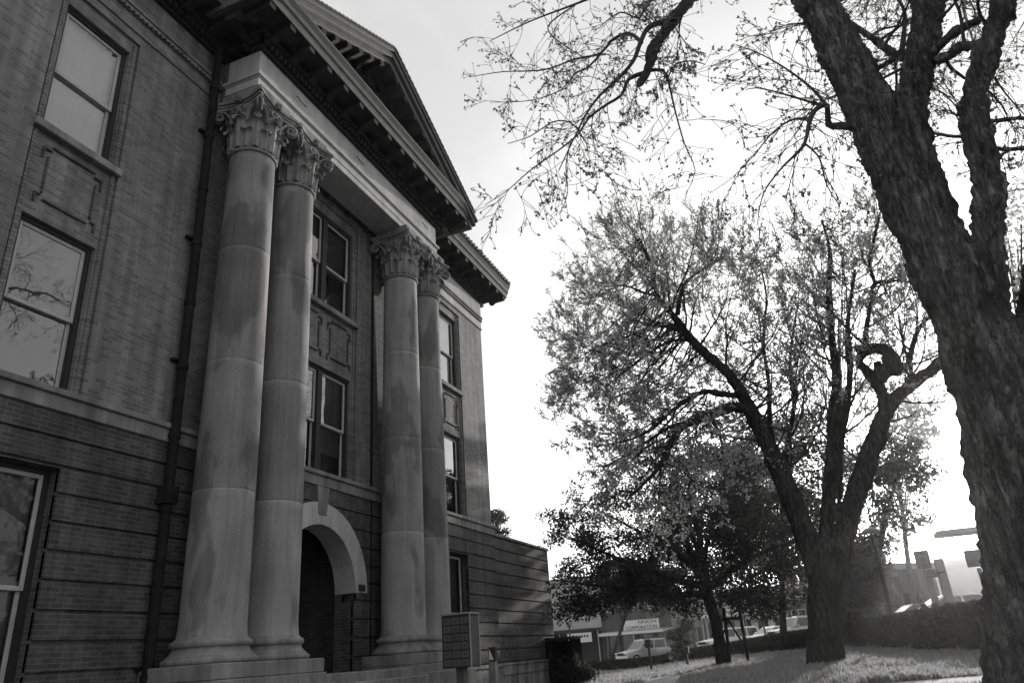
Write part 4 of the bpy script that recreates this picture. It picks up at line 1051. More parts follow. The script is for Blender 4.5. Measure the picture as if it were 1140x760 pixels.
# trees behind
def bg_tree(spec_base, r, polys, n, rr, name, label, m, per, ls, seed, spread, limbs=(), group='trees beyond the lawn', wob=.14):
    b = at(*spec_base, r); b.z = gz(b.x, b.y)
    t = thing(name, label, 'tree', tuple(b), group=group)
    global mb
    mb = MB()
    top = polys[0]; cx = sum(p[0] for p in top)/len(top); cy = sum(p[1] for p in top)/len(top)
    tp = at(cx, cy, r); pts = [(b + Vector((0,0,-.1)), wob*1.5), (b.lerp(tp, .4) + Vector((.15,.1,0)), wob), (tp, wob*.5)]
    g = catmull(pts, .4); mb.tube([q for q, _ in g], [w for _, w in g], 10, None)
    rg_ = np.random.default_rng(seed); cl = px_clumps(polys, n, r, spread, rr, rg_)
    for c, _ in cl[::max(1, len(cl)//14)]:
        q = b.lerp(tp, rg_.uniform(.4,.9)); mid_ = q.lerp(c, .5) + Vector((0,0,.3)); mb.tube([q, mid_, c], [wob*.4, wob*.28, .02], 6)
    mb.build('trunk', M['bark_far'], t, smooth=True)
    clump_crown('foliage', m, t, cl, per, ls, seed=seed); return t
bg_tree((872, 720), 41, [[(830,480),(880,455),(935,480),(945,560),(920,640),(850,650),(815,600),(800,530)]], 150, (.6,1.2), 'leafy_tree', 'mid grey leafy tree seen between the limbs of the forked tree', M['leaf_mid'], 300, (.06,.13), 11, 2.5)
bg_tree((968, 705), 38, [[(935,560),(965,490),(1010,480),(1035,520),(1030,580),(985,610),(970,650),(940,665)], [(930,600),(982,608),(984,668),(925,680)]], 105, (.4,.8), 'leafy_tree', 'leafy tree with a low hanging crown behind the street lamp, close to the sun', M['leaf_mid'], 240, (.06,.13), 12, 2.4)
bg_tree((1020, 690), 52, [[(955,420),(1010,430),(1045,470),(1030,540),(985,560),(950,520)]], 80, (.6,1.2), 'thin_tree', 'pale thin-leaved tall tree farthest back beside the sun', M['leaf_spring'], 46, (.12,.24), 13, 3)
bg_tree((1165, 700), 24, [[(1112,225),(1150,205),(1175,330),(1165,440),(1125,400),(1118,300)]], 46, (.4,.8), 'thin_tree', 'pale leafy tree partly hidden behind the right side of the leaning tree', M['leaf_spring'], 80, (.06,.13), 14, 1.6)
bg_tree((552, 730), 60, [[(541,566),(562,566),(567,592),(545,600)]], 14, (.5,.9), 'small_tree', 'small dark treetop showing above the annex roof', M['leaf_dark'], 160, (.1,.2), 15, 1)
bg_tree((678, 735), 71, [[(655,635),(700,625),(760,630),(755,668),(690,664)]], 46, (.6,1.3), 'leafy_tree', 'dark street tree in front of the storefronts', M['leaf_dark'], 150, (.14,.28), 16, 1.6)
bg_tree((757, 732), 61.0, [[(742,692),(768,690),(772,728),(746,734)]], 26, (.4,.7), 'small_tree', 'small bushy street tree in the gap between the two hedges', M['leaf_mid'], 200, (.1,.2), 17, .6)
bg_tree((945, 700), 50, [[(925,640),(965,640),(962,690),(930,694)]], 30, (.5,.9), 'small_tree', 'dark bushy tree between the forked trunk and the street lamp', M['leaf_dark'], 160, (.12,.22), 18, 1)
bg_tree((800, 722), 52, [[(725,560),(770,500),(850,490),(880,560),(860,630),(760,640)]], 110, (.6,1.3), 'leafy_tree', 'tall leafy tree behind the crown of the spreading tree', M['leaf_mid'], 120, (.1,.22), 19, 3)
bg_tree((938, 712), 30, [[(845,310),(885,270),(935,255),(1000,285),(1025,390),(1000,450),(930,445),(850,430)]], 120, (.3,.65), 'thin_tree', 'slender thin-leaved tree right behind the upright middle limbs of the forked tree', M['leaf_spring'], 130, (.035,.08), 20, 2.2, wob=.08)
# hedges
def hedge(pts, w, h, label, per, ls, seed):
    P = [Vector(p) for p in pts]; b = P[0]; t = thing('hedge', label, 'hedge', (b.x, b.y, gz(b.x, b.y)), group='clipped hedges round the lawn')
    rg_ = np.random.default_rng(seed); L = []; core = MB()
    for i in range(len(P)-1):
        d = P[i+1]-P[i]; ln = d.length; d.normalize(); nrm = Vector((-d.y, d.x)); n = int(ln*per)
        tt = rg_.uniform(0, ln, n); q = rg_.uniform(-1, 1, n); z = rg_.random(n)
        for a, s_, k in zip(tt, q, z):
            if rg_.random() < .6:  # shell
                if rg_.random() < .5: s_ = math.copysign(1, s_)*rg_.uniform(.88, 1.06)
                else: k = rg_.uniform(.9, 1.04)
            x = P[i].x + d.x*a + nrm.x*s_*w/2; y = P[i].y + d.y*a + nrm.y*s_*w/2
            k *= 1 + .06*noise.noise(Vector((x*1.3, y*1.3, 3)))
            L.append((x, y, gz(x, y) + .02 + k*h))
        st = max(1, int(ln))
        for j in range(st):
            a, c = P[i] + d*ln*j/st, P[i] + d*ln*(j+1)/st; k = w*.36
            A = [(a.x+nrm.x*k, a.y+nrm.y*k), (a.x-nrm.x*k, a.y-nrm.y*k), (c.x-nrm.x*k, c.y-nrm.y*k), (c.x+nrm.x*k, c.y+nrm.y*k)]
            core.add([(x, y, gz(x,y)) for x, y in A] + [(x, y, gz(x,y)+h*.88) for x, y in A], [(3,2,1,0),(4,5,6,7),(0,1,5,4),(1,2,6,5),(2,3,7,6),(3,0,4,7)])
    core.build('branches', M['hedge_core'], t)
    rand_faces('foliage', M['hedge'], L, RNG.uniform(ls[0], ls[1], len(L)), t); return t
def g2(px, py, r): v = at(px, py, r); return (v.x, v.y)
hedge([g2(1165,722,15), g2(1130,721,16), g2(1090,720,17.5), g2(1040,715,20.5), g2(1000,713,24.5), g2(960,712,30), g2(925,713,35)], .8, .80, 'long clipped hedge curving behind the leaning tree and the hydrant', 1900, (.025,.06), 21)
hedge([g2(925,714,35.6), g2(880,722,39), g2(850,727,45), g2(815,731,51), g2(765,737,56)], .9, .76, 'clipped hedge in front of the white cars, behind the spreading tree', 700, (.06,.12), 22)
hedge([g2(745,738,57), g2(700,744,57), g2(640,752,56)], .9, .62, 'low dark hedge at the left, in front of the silver car', 700, (.06,.12), 23)
# shrub beside the screen
b = at(646, 757, 30.0); b.z = gz(b.x, b.y); sh = thing('shrub', 'dark shrub at the foot of the black slatted screen', 'shrub', tuple(b))
clump_crown('foliage', M['leaf_dark'], sh, [((b.x+dx, b.y+dy, b.z+.45+dz), rr) for dx, dy, dz, rr in ((0,0,0,.6),(.1,.35,.4,.5),(0,.3,.1,.55),(.2,-.2,-.1,.5))], 900, (.06,.12), seed=31)
mb = MB(); mb.tube([(b.x, b.y, b.z-.1), (b.x, b.y+.1, b.z+.7)], [.05,.02], 6); mb.build('stem', M['twig'], sh)

# ------------------------------------------------------------------ small lawn things
b = at(1003, 719, 22.5); z = gz(b.x, b.y); hy = thing('fire_hydrant', 'small dark fire hydrant on the lawn in front of the hedge', 'hydrant', (b.x, b.y, z))
mb = MB(); mb.lathe([(.17,0),(.17,.05),(.11,.06),(.11,.42),(.13,.43),(.13,.47),(.12,.5),(.09,.57),(.04,.61),(.03,.66)], 16); lmesh(mb, 'barrel', M['iron'], hy, True); hy.scale = (.8, .8, .8)
for s in (-1, 1):
    mb = MB(); mb.tube([(0, s*.08, .34), (0, s*.2, .34)], .055, 10); mb.tube([(0, s*.2, .34), (0, s*.23, .34)], .068, 8); lmesh(mb, 'outlet', M['iron'], hy)
mb = MB(); mb.tube([(-.08,0,.3),(-.21,0,.3)], .07, 10); lmesh(mb, 'outlet', M['iron'], hy)
def street_lamp(px, py, r, h, rad, label, group=None):
    b = at(px, py, r); b.z = gz(b.x, b.y); t = thing('street_lamp', label, 'street lamp', tuple(b), group=group)
    mb = MB(); mb.lathe([(rad*2.2,0),(rad*2.2,.25),(rad*1.5,.3),(rad*1.15,.5),(rad,.6),(rad*.8,h-.1),(rad*1.2,h-.08),(rad*1.2,h)], 12); lmesh(mb, 'pole', M['iron'], t)
    mb = MB(); mb.tube([(0,-.2,h-.05),(0,.2,h-.05)], .03, 8); lmesh(mb, 'crossbar', M['iron'], t)
    mb = MB(); mb.lathe([(.05,0),(.22,.03),(.24,.09),(.12,.16),(.03,.19)], 14, (0,0,h+.04)); lmesh(mb, 'lamp_head', M['steel_light'], t, True)
street_lamp(1000, 712, 23.5, 2.95, .07, 'dark street lamp standing behind the fire hydrant')
street_lamp(638, 745, 52, 3.0, .06, 'thin dark street lamp just right of the annex corner')
street_lamp(855, 722, 58, 4.4, .06, 'thin street lamp behind the hedge between two white cars')
def lawn_post(px, py, r, h, label):
    b = at(px, py, r); b.z = gz(b.x, b.y); t = thing('lawn_post', label, 'post', tuple(b))
    mb = MB(); mb.box(-.05,.05,-.05,.05,0,h-.3); lmesh(mb, 'post', M['timber'], t)
    mb = MB(); mb.box(-.08,.08,-.14,.14,h-.3,h); bevel(lmesh(mb, 'head', M['iron'], t), .02)
lawn_post(726, 750, 40, 1.45, 'short dark post with a square head in front of the silver car')
lawn_post(767, 748, 38, .85, 'stubby dark post near the gap between the hedges')
# timber frame beside the spreading tree
a, c = at(813.5, 743, 28.3), at(834, 742, 28.0); b = (a+c)/2; b.z = gz(b.x, b.y)
fr = thing('timber_frame', 'dark timber frame of two posts with a crossbar and slanted braces beside the spreading tree', 'timber frame', tuple(b))
def bar(p, q, r, nm):
    m_ = MB(); m_.tube([p, q], r, 8); m_.build(nm, M['timber'], fr)
bar(at(814, 746, 28.3), at(805.5, 676, 28.3), .055, 'post'); bar(at(834.5, 744, 28.), at(822, 672, 28.), .055, 'post')
bar(at(804, 689, 28.3), at(826, 687, 28.), .05, 'crossbar'); bar(at(810, 688, 28.2), at(826, 714, 28.0), .035, 'brace'); bar(at(811, 689, 28.2), at(801, 716, 28.6), .035, 'brace')

# ------------------------------------------------------------------ cars
def car(label, x, y, rz, kind, paint, group='cars parked along the street'):
    t = thing('parked_car', label, 'car', (x, y, gz(x, y)+.01), rz, group)
    if kind == 'suv': L, W, H, belt, hood = 4.8, 1.9, 1.80, 1.08, 1.02; cab = [(-.05, 1.08), (.55, 1.72), (.75, 1.79), (3.2, 1.80), (3.52, 1.72), (3.72, 1.08)]; x0 = 1.05
    else: L, W, H, belt, hood = 4.5, 1.78, 1.42, .92, .86; cab = [(-.1, .92), (.75, 1.36), (1.05, 1.41), (2.0, 1.42), (2.4, 1.36), (3.1, .95)]; x0 = 1.05
    hx = L/2
    prof = [(-hx,.42),(-hx+.02,.62),(-hx+.12,hood-.16),(-hx+.3,hood-.06),(-hx+x0,hood+.04),(-hx+x0+.12,belt),(hx-.25,belt+(.0 if kind=='suv' else .02)),(hx-.06,belt-.1),(hx,.7),(hx-.02,.38),(hx-.2,.28),(-hx+.25,.26)]
    mb = MB(); n = len(prof); secs = [(-W/2,.0,.93),(-W/2+.05,0,1.),( W/2-.05,0,1.),(W/2,0,.93)]
    for yy, _, s_ in ((-W/2,0,.965),(-W/2+.09,0,1),(W/2-.09,0,1),(W/2,0,.965)):
        for px, pz in prof: mb.v.append((px*s_, yy, (pz-.55)*s_+.55))
    for k in range(3):
        for i in range(n): mb.f.append((k*n+i, k*n+(i+1)%n, (k+1)*n+(i+1)%n, (k+1)*n+i))
    mb.f.append(tuple(range(n-1,-1,-1))); mb.f.append(tuple(range(3*n,4*n)))
    bevel(lmesh(mb, 'body', paint, t, True), .03, 2)
    # cabin: roof and pillars, tapering inward
    cx = [(-hx+x0+.12+a, b) for a, b in cab]
    mb = MB(); m = len(cx); tp = lambda z: W/2-.05 - (z-belt)*.26
    for s in (-1, 1):
        for px, pz in cx: mb.v.append((px, s*tp(pz), pz))
    mb.f.append(tuple(range(m))); mb.f.append(tuple(range(2*m-1, m-1, -1)))
    for i in range(m-1): mb.f.append((i, m+i, m+i+1, i+1))
    bevel(lmesh(mb, 'cabin', paint, t), .04, 2)
    def glassq(P, nm):
        g_ = MB(); g_.add(P, [(0,1,2,3)]); o = lmesh(g_, nm, M['car_glass'], t); so = o.modifiers.new('solid', 'SOLIDIFY'); so.thickness = .012; so.offset = 1
    lo, hi = belt+.06, H-.12
    (wx0, wz0), (wx1, wz1) = cx[0], cx[1]
    fx = lambda z: wx0 + (wx1-wx0)*(z-wz0)/(wz1-wz0)
    rx0, rz0 = cx[-1]; rx1, rz1 = cx[-2]; bx = lambda z: rx0 + (rx1-rx0)*(z-rz0)/(rz1-rz0)
    z1w = min(hi, wz1-.03)
    glassq([(fx(lo)-.02, -tp(lo)+.08, lo), (fx(lo)-.02, tp(lo)-.08, lo), (fx(z1w)-.02, tp(z1w)-.08, z1w), (fx(z1w)-.02, -tp(z1w)+.08, z1w)], 'windscreen')
    glassq([(bx(lo)+.02, -tp(lo)+.1, lo), (bx(lo)+.02, tp(lo)-.1, lo), (bx(z1w)+.02, tp(z1w)-.1, z1w), (bx(z1w)+.02, -tp(z1w)+.1, z1w)], 'rear_window')
    xs = [(fx(lo)+.25, fx(z1w)+.2), ]
    cutn = 3 if kind == 'suv' else 2
    a0, a1 = fx(lo)+.22, bx(lo)-.15; b0, b1 = fx(z1w)+.12, bx(z1w)-.12
    for s in (-1, 1):
        for k in range(cutn):
            u, v = k/cutn+.02, (k+1)/cutn-.02
            P = [(a0+(a1-a0)*u, s*(tp(lo)+.012), lo), (a0+(a1-a0)*v, s*(tp(lo)+.012), lo), (b0+(b1-b0)*v, s*(tp(z1w)+.012), z1w), (b0+(b1-b0)*u, s*(tp(z1w)+.012), z1w)]
            glassq(P, 'side_window')
        mb = MB(); mb.box(fx(lo)+.25, fx(lo)+.45, s*(W/2+.02), s*(W/2+.18), belt+.02, belt+.18); bevel(lmesh(mb, 'mirror', paint, t), .03)
        mb = MB(); mb.box(-hx-.01, -hx+.22, s*(W/2-.42), s*(W/2-.06), hood-.26, hood-.10); bevel(lmesh(mb, 'headlight', M['lamp_lens'], t), .03)
        mb = MB(); mb.box(hx-.12, hx+.02, s*(W/2-.3), s*(W/2-.04), .72, .95); bevel(lmesh(mb, 'tail_light', M['steel'], t), .02)
        for wx in (-hx+.85, hx-.9):
            R_ = .37 if kind == 'suv' else .32
            mb = MB(); mb.tube([(wx, s*(W/2-.21), R_), (wx, s*(W/2+.015), R_)], R_, 22); wh = lmesh(mb, 'wheel', M['rubber'], t)
            mb = MB(); mb.tube([(wx, s*(W/2+.015), R_), (wx, s*(W/2+.03), R_)], R_*.64, 14); lmesh(mb, 'rim', M['rim'], wh)
    mb = MB(); mb.box(-hx-.02, -hx+.1, -W/2+.45, W/2-.45, hood-.28, hood-.12); lmesh(mb, 'grille', M['car_dark'], t)
    mb = MB(); mb.box(-hx-.07, -hx+.16, -W/2+.05, W/2-.05, .36, .52); bevel(lmesh(mb, 'bumper', paint, t), .04)
    mb = MB(); mb.box(-hx+.1, hx-.1, -W/2+.06, W/2-.06, .2, .36); lmesh(mb, 'underbody', M['rubber'], t)
    if kind == 'suv':
        for s in (-1, 1):
            mb = MB(); mb.tube([(-.6, s*.62, H+.03), (1.6, s*.62, H+.03)], .025, 6); mb.box(-.6,-.55, s*.62-.02, s*.62+.02, H-.02, H+.03); mb.box(1.55,1.6, s*.62-.02, s*.62+.02, H-.02, H+.03); lmesh(mb, 'roof_rail', M['car_dark'], t)
    return t
v = at(721, 728, 63.5); car('silver station wagon behind the left hedge, nose to the left', v.x, v.y, PI*.5+PI+.75, 'suv', M['car_silver'])
v = at(812, 718, 64.0); car('white sport utility car behind the spreading tree trunk', v.x, v.y, PI*.5+PI+.7, 'suv', M['car_white'])
v = at(861, 710, 62.5); car('white sedan between the thin street lamp and the forked tree', v.x, v.y, PI*.5+PI+.7, 'sedan', M['car_white'])
v = at(893, 706, 60); car('silver car half hidden by the trunk of the forked tree', v.x, v.y, PI*.5+PI+.6, 'suv', M['car_silver'])
v = at(1080, 677, 44); car('pale car beyond the hedge beside the leaning tree trunk', v.x, v.y, PI*.5+.2, 'sedan', M['car_white'])
v = at(1040, 682, 52); car('dark low car beyond the hedge under the sun', v.x, v.y, PI*.5+.3, 'sedan', M['car_dark'])
for i, px in enumerate((1032, 1045.5, 1059, 1073, 1095)):
    b = at(px, 690, 25+i*-.6); b.z = gz(b.x, b.y); t_ = thing('bollard', 'square dark bollard showing above the curved hedge', 'bollard', tuple(b), group='bollards behind the curved hedge')
    h = at(px, 671-i*.6, 25+i*-.6).z - b.z
    mb = MB(); mb.box(-.05,.05,-.05,.05,0,h-.18); lmesh(mb, 'post', M['iron'], t_)
    mb = MB(); mb.box(-.08,.08,-.08,.08,h-.18,h); bevel(lmesh(mb, 'cap', M['iron'], t_), .015)

# ------------------------------------------------------------------ buildings across the street
def text(name, body, size, loc, m, parent, sx=1.):
    cu = bpy.data.curves.new(name, 'FONT'); cu.body = body; cu.size = size; cu.extrude = .01; cu.align_x = 'CENTER'; cu.align_y = 'CENTER'
    tmp = bpy.data.objects.new(name, cu); COL.objects.link(tmp); bpy.context.view_layer.update()
    dg = bpy.context.evaluated_depsgraph_get(); me = bpy.data.meshes.new_from_object(tmp.evaluated_get(dg)); bpy.data.objects.remove(tmp)
    rot = Matrix(((0,0,-1),(-1,0,0),(0,1,0))).to_4x4()  # local x -> -Y, local y -> +Z, facing -X
    me.transform(Matrix.Diagonal((sx,1,1,1))); me.transform(rot); me.materials.clear(); me.materials.append(m)
    o = bpy.data.objects.new(name, me); COL.objects.link(o); o.parent = parent; o.location = Vector(loc) - world_loc(parent); return o
SX = 84.
def yz(px, py): v = at(px, py, 0.001+SX); d = (v-EYE); k = SX/d.x; return (EYE.y + d.y*k, EYE.z + d.z*k)
def front_wall(mb, y0, y1, z0, z1, ops): 
    mb.wall(y0, y1, z0, z1, 0, .3, ops, fn=lambda a, b, c: (SX+b, a, c))
def shop(name, label, pl, pr, py_top, m, windows2, shopw, parapet=.35, two=True, extra=None):
    y1, zt = yz(pl, py_top); y0, zt2 = yz(pr, py_top-(pr-pl)*.073); zt = (zt+zt2)/2; zg = gz(SX, (y0+y1)/2)-.1
    b = thing(name, label, 'building', (SX, (y0+y1)/2, zg)); ops = []
    w = y1-y0
    if two:
        for k in range(windows2):
            c = y0 + w*(k+.5)/windows2; ops.append((c-.5, c+.5, zg+5.0, zg+6.9))
    n = shopw; sw = w/n
    for k in range(n): ops.append((y0+sw*k+.25, y0+sw*(k+1)-.25, zg+.5, zg+2.9))
    mb = MB(); front_wall(mb, y0, y1, zg-.5, zt, ops)
    mb.add([(SX,y0,zg-.5),(SX+14,y0,zg-.5),(SX+14,y0,zt),(SX,y0,zt)], [(0,1,2,3)]); mb.add([(SX,y1,zg-.5),(SX+14,y1,zg-.5),(SX+14,y1,zt),(SX,y1,zt)], [(3,2,1,0)])
    mb.add([(SX+14,y0,zg-.5),(SX+14,y1,zg-.5),(SX+14,y1,zt),(SX+14,y0,zt)], [(0,1,2,3)]); mb.add([(SX+.2,y0,zt-.3),(SX+14,y0,zt-.3),(SX+14,y1,zt-.3),(SX+.2,y1,zt-.3)], [(0,1,2,3)])
    mb.build('wall', m, b)
    for (a, c, z0, z1) in ops:
        f = MB(); e = .08
        f.box(SX+.12, SX+.2, a, a+e, z0, z1); f.box(SX+.12, SX+.2, c-e, c, z0, z1); f.box(SX+.12, SX+.2, a+e, c-e, z0, z0+e); f.box(SX+.12, SX+.2, a+e, c-e, z1-e, z1); f.box(SX+.13, SX+.19, (a+c)/2-.03, (a+c)/2+.03, z0+e, z1-e)
        wf = f.build('window', M['plaster'] if z0 < zg+3 else M['sash'], b)
        q = MB(); q.add([(SX+.17,a,z0),(SX+.17,c,z0),(SX+.17,c,z1),(SX+.17,a,z1)], [(3,2,1,0)]); q.build('pane', M['car_glass'], wf)
    k = MB(); k.box(SX-.25, SX+.1, y0-.05, y1+.05, zt, zt+parapet); k.box(SX-.4, SX+.1, y0-.1, y1+.1, zt+parapet, zt+parapet+.12); k.box(SX-.12, SX, y0, y1, zt-.9, zt-.75)
    k.build('cornice', M['plaster'], b)
    return b, y0, y1, zg, zt
def awning(b, y0, y1, z, dep, m, edge):
    mb = MB(); mb.add([(SX,y0,z+.3),(SX,y1,z+.3),(SX-dep,y1,z),(SX-dep,y0,z),(SX,y0,z+.22),(SX,y1,z+.22),(SX-dep,y1,z-.08),(SX-dep,y0,z-.08)], [(0,3,2,1),(4,5,6,7),(0,4,7,3),(1,2,6,5),(2,3,7,6),(0,1,5,4)]); a = mb.build('awning', m, b)
    mb = MB(); mb.box(SX-dep-.04, SX-dep-.005, y0, y1, z-.14, z+.14); mb.build('awning_edge', edge, a)
    n = max(2, int((y1-y0)/3))
    for k in range(n+1):
        y = y0 + (y1-y0)*k/n; mb = MB(); mb.tube([(SX-dep+.1, y, gz(SX, y)-.1), (SX-dep+.1, y, z)], .05, 8); mb.build('awning_post', M['plaster'], b)
b1, y0, y1, zg, zt = shop('corner_building', 'pale two-storey corner building with a heavy cornice beside the annex', 585, 665, 652, M['plaster'], 5, 3)
awning(b1, y0, y1, zg+3.3, 2.2, M['shop_dark'], M['shop_dark'])
mb = MB(); mb.box(SX-.5, SX-.02, y0+.1, y1-.1, zg-.4, zg+3.25); mb.build('shopfront_shade', M['shop_dark'], b1)  # dark box added to paint the shade under the awning
ya, za = yz(652, 709); mb = MB(); mb.box(SX-2.34, SX-2.26, ya-1.35, ya+1.35, za-.5, za+.45); sg = mb.build('sign', M['sign_white'], b1)
text('lettering', 'VIDEO', .5, (SX-2.345, ya-.25, za+.1), M['sign_ink'], sg) if False else None
for k in range(6):
    mb = MB(); mb.box(SX-2.36, SX-2.342, ya-1.0+k*.3, ya-.82+k*.3, za+.0, za+.22); mb.build('lettering', M['sign_ink'], sg)
mb = MB(); mb.prism([(.95,-.4),(1.05,-.4),(.75,.32),(.6,.3)], lambda u, v, w: (w, ya+u, za+v), SX-2.36, SX-2.342); mb.build('lettering', M['sign_ink'], sg)
b2, y0, y1, zg, zt = shop('brick_storefront', 'dark brick storefront with a white CORPORATION sign over its awning', 666, 742, 660, M['brick_shop'], 5, 4)
awning(b2, y0, y1, zg+2.75, 2.0, M['plaster_d'], M['sign_white'])
ya, za = yz(714, 696); mb = MB(); mb.box(SX-.1, SX-.02, ya-1.95, ya+1.95, za-.62, za+.62); sg = mb.build('sign', M['sign_white'], b2)
text('lettering', 'CORPORATION', .5, (SX-.11, ya, za-.16), M['sign_ink'], sg, .98)
text('lettering', 'NNON', .5, (SX-.11, ya-.7, za+.36), M['sign_ink'], sg, 1.3)
b3, y0, y1, zg, zt = shop('dark_storefront', 'plain grey storefront behind the small bushy street tree', 743, 779, 668, M['plaster_d'], 2, 2)
b4, y0, y1, zg, zt = shop('pale_storefront', 'pale low storefront with a white canopy line behind the white cars', 780, 871, 664, M['plaster'], 5, 5, two=False)
awning(b4, y0+4.2, y1, zg+3.4, 1.8, M['plaster_d'], M['sign_white'])
ya, za = yz(816, 683); mb = MB(); mb.box(SX-.1, SX-.02, ya-.5, ya+.5, za-.45, za+.45); sg = mb.build('sign', M['sign_white'], b4)
mb = MB(); mb.box(SX-.12, SX-.102, ya-.28, ya+.28, za-.25, za+.25); mb.build('sign_panel', M['plaster_d'], sg)
b5, y0, y1, zg, zt = shop('brick_block', 'dark brick block behind the forked tree trunk', 872, 940, 655, M['brick_shop'], 4, 3)
# open porch building to the right
P0 = at(942, 690, 64); P1 = at(1008, 685, 61)
pb = thing('porch_building', 'pale building with a row of dark porch posts behind the street lamp', 'building', (P0.x, P0.y, gz(P0.x, P0.y)))
dv = (P1-P0); dv.z = 0; ln = dv.length; dv.normalize(); nv = Vector((dv.y, -dv.x, 0)); nv = nv if nv.x > 0 else -nv
def pbx(u0, u1, v0, v1, z0, z1, nm, m):
    q = MB(); zb = gz(P0.x, P0.y); A = [(u0,v0),(u1,v0),(u1,v1),(u0,v1)]
    W_ = [P0 + dv*u + nv*v for u, v in A]
    q.add([(w.x, w.y, zb+z0) for w in W_] + [(w.x, w.y, zb+z1) for w in W_], [(3,2,1,0),(4,5,6,7),(0,1,5,4),(1,2,6,5),(2,3,7,6),(3,0,4,7)]); return q.build(nm, m, pb)
pbx(0, ln, 2.5, 4.5, -1, 4.2, 'wall', M['brick_shop']); pbx(-.3, ln+.3, -.3, 4.8, 4.2, 4.6, 'roof', M['tile']); pbx(-.2, ln+.2, -.2, .1, 3.3, 3.7, 'beam', M['timber'])
for k in range(6): pbx(ln*k/5-.13, ln*k/5+.13, -.13, .13, -.5, 3.3, 'post', M['timber'])
for k in range(4): pbx(ln*(k+.5)/4-.7, ln*(k+.5)/4+.7, 2.4, 2.48, .8, 2.6, 'window', M['car_glass'])
# roadside canopy and the two pylons standing by it
cA = at(1100, 690, 44); cn = thing('roadside_canopy', 'flat thin canopy roof running out from behind the leaning trunk, just under the sun', 'canopy', (cA.x, cA.y, gz(cA.x, cA.y)))
zz = at(1070, 594, 44).z; yl = at(1042, 594, 44).y; q = MB(); q.box(cA.x-.3, cA.x+1.2, cA.y-4, yl, zz, zz+.25); bevel(q.build('roof', M['plaster_d'], cn), .02)
for k in (-2.2, -3.8): q = MB(); q.box(cA.x+.2, cA.x+.5, cA.y+k-.15, cA.y+k+.15, gz(cA.x, cA.y)-.2, zz); bevel(q.build('post', M['plaster_d'], cn), .02)
for px, ty_, lab in ((1041, 612, 'square grey pylon with a signal box at its top, left of the sun'), (1057, 621, 'plain square grey pylon with a small sign plate, under the sun')):
    v = at(px, 668, 41.5); z0 = gz(v.x, v.y); zt_ = at(px-6, ty_, 41.5).z; t_ = thing('pylon', lab, 'pylon', (v.x, v.y, z0)); r_ = .15 if px < 1050 else .19
    q = MB(); q.box(v.x-r_, v.x+r_, v.y-r_, v.y+r_, z0-.2, zt_); bevel(q.build('shaft', M['plaster_d'], t_), .02)
    if px < 1050:
        k0 = at(px-4, 632, 41.5).z; q = MB(); q.box(v.x-.36, v.x-r_-.005, v.y-.24, v.y+.4, k0, zt_); bx_ = bevel(q.build('signal_box', M['steel'], t_), .03)
        for k in range(3): q = MB(); zc = k0+(zt_-k0)*(k+.5)/3; q.tube([(v.x-.37, v.y+.08, zc), (v.x-.44, v.y+.08, zc)], .1, 10); q.build('visor', M['iron'], bx_)
    else:
        k0 = at(px-12, 642, 41.5).z; k1 = at(px-12, 633, 41.5).z; q = MB(); q.box(v.x-.28, v.x-r_-.005, v.y+.25, v.y+.68, k0, k1); q.box(v.x-.28, v.x-r_-.005, v.y-.1, v.y+.25, (k0+k1)/2-.03, (k0+k1)/2+.03); q.build('sign_plate', M['steel'], t_)
b = at(1092, 640, 36); q = MB()
sp = thing('sign_pole', 'grey box sign on a pole just left of the leaning trunk', 'sign', (b.x, b.y, gz(b.x, b.y)))
q.tube([(b.x, b.y, gz(b.x, b.y)), (b.x, b.y, at(1090, 632, 36).z)], .08, 10); q.build('pole', M['steel'], sp)
q = MB(); q.box(b.x-.15, b.x+.15, b.y-.35, b.y+.35, at(1090, 630, 36).z, at(1090, 611, 36).z); bevel(q.build('sign_box', M['steel'], sp), .02)

# ------------------------------------------------------------------ light
EL_, AZ_ = math.radians(9.0), math.radians(-9.35)
sd = Vector((math.cos(EL_)*math.cos(AZ_), math.cos(EL_)*math.sin(AZ_), math.sin(EL_)))
sun = bpy.data.lights.new('sun', 'SUN'); sun.energy = 5.0; sun.angle = math.radians(.53); sun.color = (1, .97, .93)
so = bpy.data.objects.new('sun', sun); COL.objects.link(so); so.rotation_euler = sd.to_track_quat('Z', 'Y').to_euler(); so.location = (60, -10, 40)
w = bpy.data.worlds.new('World'); scene.world = w; w.use_nodes = True
N = w.node_tree.nodes; L = w.node_tree.links; bg = N['Background']
sky = N.new('ShaderNodeTexSky'); sky.sky_type = 'NISHITA'; sky.sun_disc = False; sky.sun_elevation = EL_
sky.sun_rotation = math.atan2(sd.x, sd.y)
sky.air_density = 1.; sky.dust_density = 3.; sky.ozone_density = 1.
bw = N.new('ShaderNodeRGBToBW'); L.new(sky.outputs[0], bw.inputs[0])
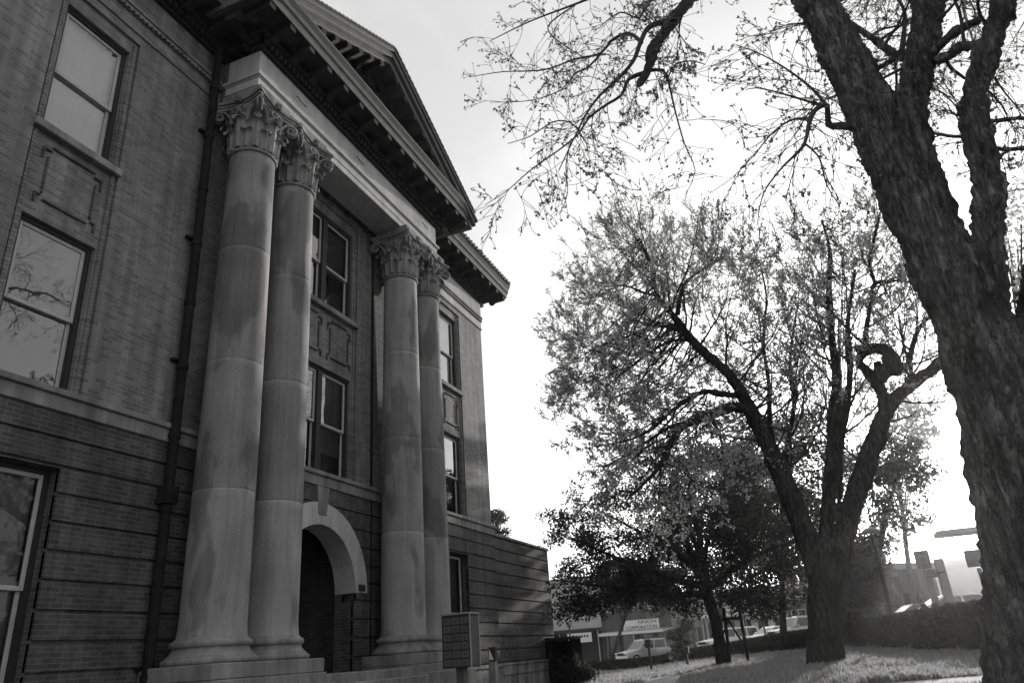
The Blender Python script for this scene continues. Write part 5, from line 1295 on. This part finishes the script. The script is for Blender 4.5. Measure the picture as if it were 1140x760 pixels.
# high thin cloud veils, a property of the sky direction only
tc = N.new('ShaderNodeTexCoord'); mp = N.new('ShaderNodeMapping'); mp.inputs['Scale'].default_value = (1.2, 2.2, 3.0); mp.inputs['Rotation'].default_value = (.4, .2, .5)
L.new(tc.outputs['Generated'], mp.inputs['Vector'])
cn_ = N.new('ShaderNodeTexNoise'); cn_.inputs['Scale'].default_value = 2.4; cn_.inputs['Detail'].default_value = 9; cn_.inputs['Roughness'].default_value = .58; cn_.inputs['Distortion'].default_value = .6
L.new(mp.outputs[0], cn_.inputs['Vector'])
mr = N.new('ShaderNodeMapRange'); mr.inputs[1].default_value = .38; mr.inputs[2].default_value = .7; mr.inputs[3].default_value = 0.; mr.inputs[4].default_value = 1.
L.new(cn_.outputs['Fac'], mr.inputs[0])
cloud = N.new('ShaderNodeMath'); cloud.operation = 'MULTIPLY_ADD'; L.new(mr.outputs[0], cloud.inputs[0]); cloud.inputs[1].default_value = 1.3
SKY_ADD = N.new('ShaderNodeMath'); SKY_ADD.operation = 'ADD'; L.new(bw.outputs[0], SKY_ADD.inputs[0]); SKY_ADD.inputs[1].default_value = 5.0
L.new(SKY_ADD.outputs[0], cloud.inputs[2]); L.new(cloud.outputs[0], bg.inputs['Color'])
bg.inputs['Strength'].default_value = .112
vs = scene.view_settings; vs.view_transform = 'Standard'; vs.look = 'None'; vs.exposure = 0; vs.gamma = 1; vs.use_curve_mapping = False
scene.cycles.max_bounces = 6; scene.cycles.transparent_max_bounces = 12

# stand-in for lens glare: added closed box of thin pale haze round the whole place
hz = MB(); hz.box(-70, 640, -520, 520, -5, 60)
hm = bpy.data.materials.new('glare_haze'); hm.use_nodes = True; nt = hm.node_tree; nt.nodes.remove(nt.nodes['Principled BSDF'])
pv = nt.nodes.new('ShaderNodeVolumePrincipled'); pv.inputs['Color'].default_value = (.9, .9, .9, 1); pv.inputs['Density'].default_value = .00032; pv.inputs['Anisotropy'].default_value = .82
nt.links.new(pv.outputs[0], nt.nodes['Material Output'].inputs['Volume'])
tag(hz.build('glare_haze', hm), kind='stuff')
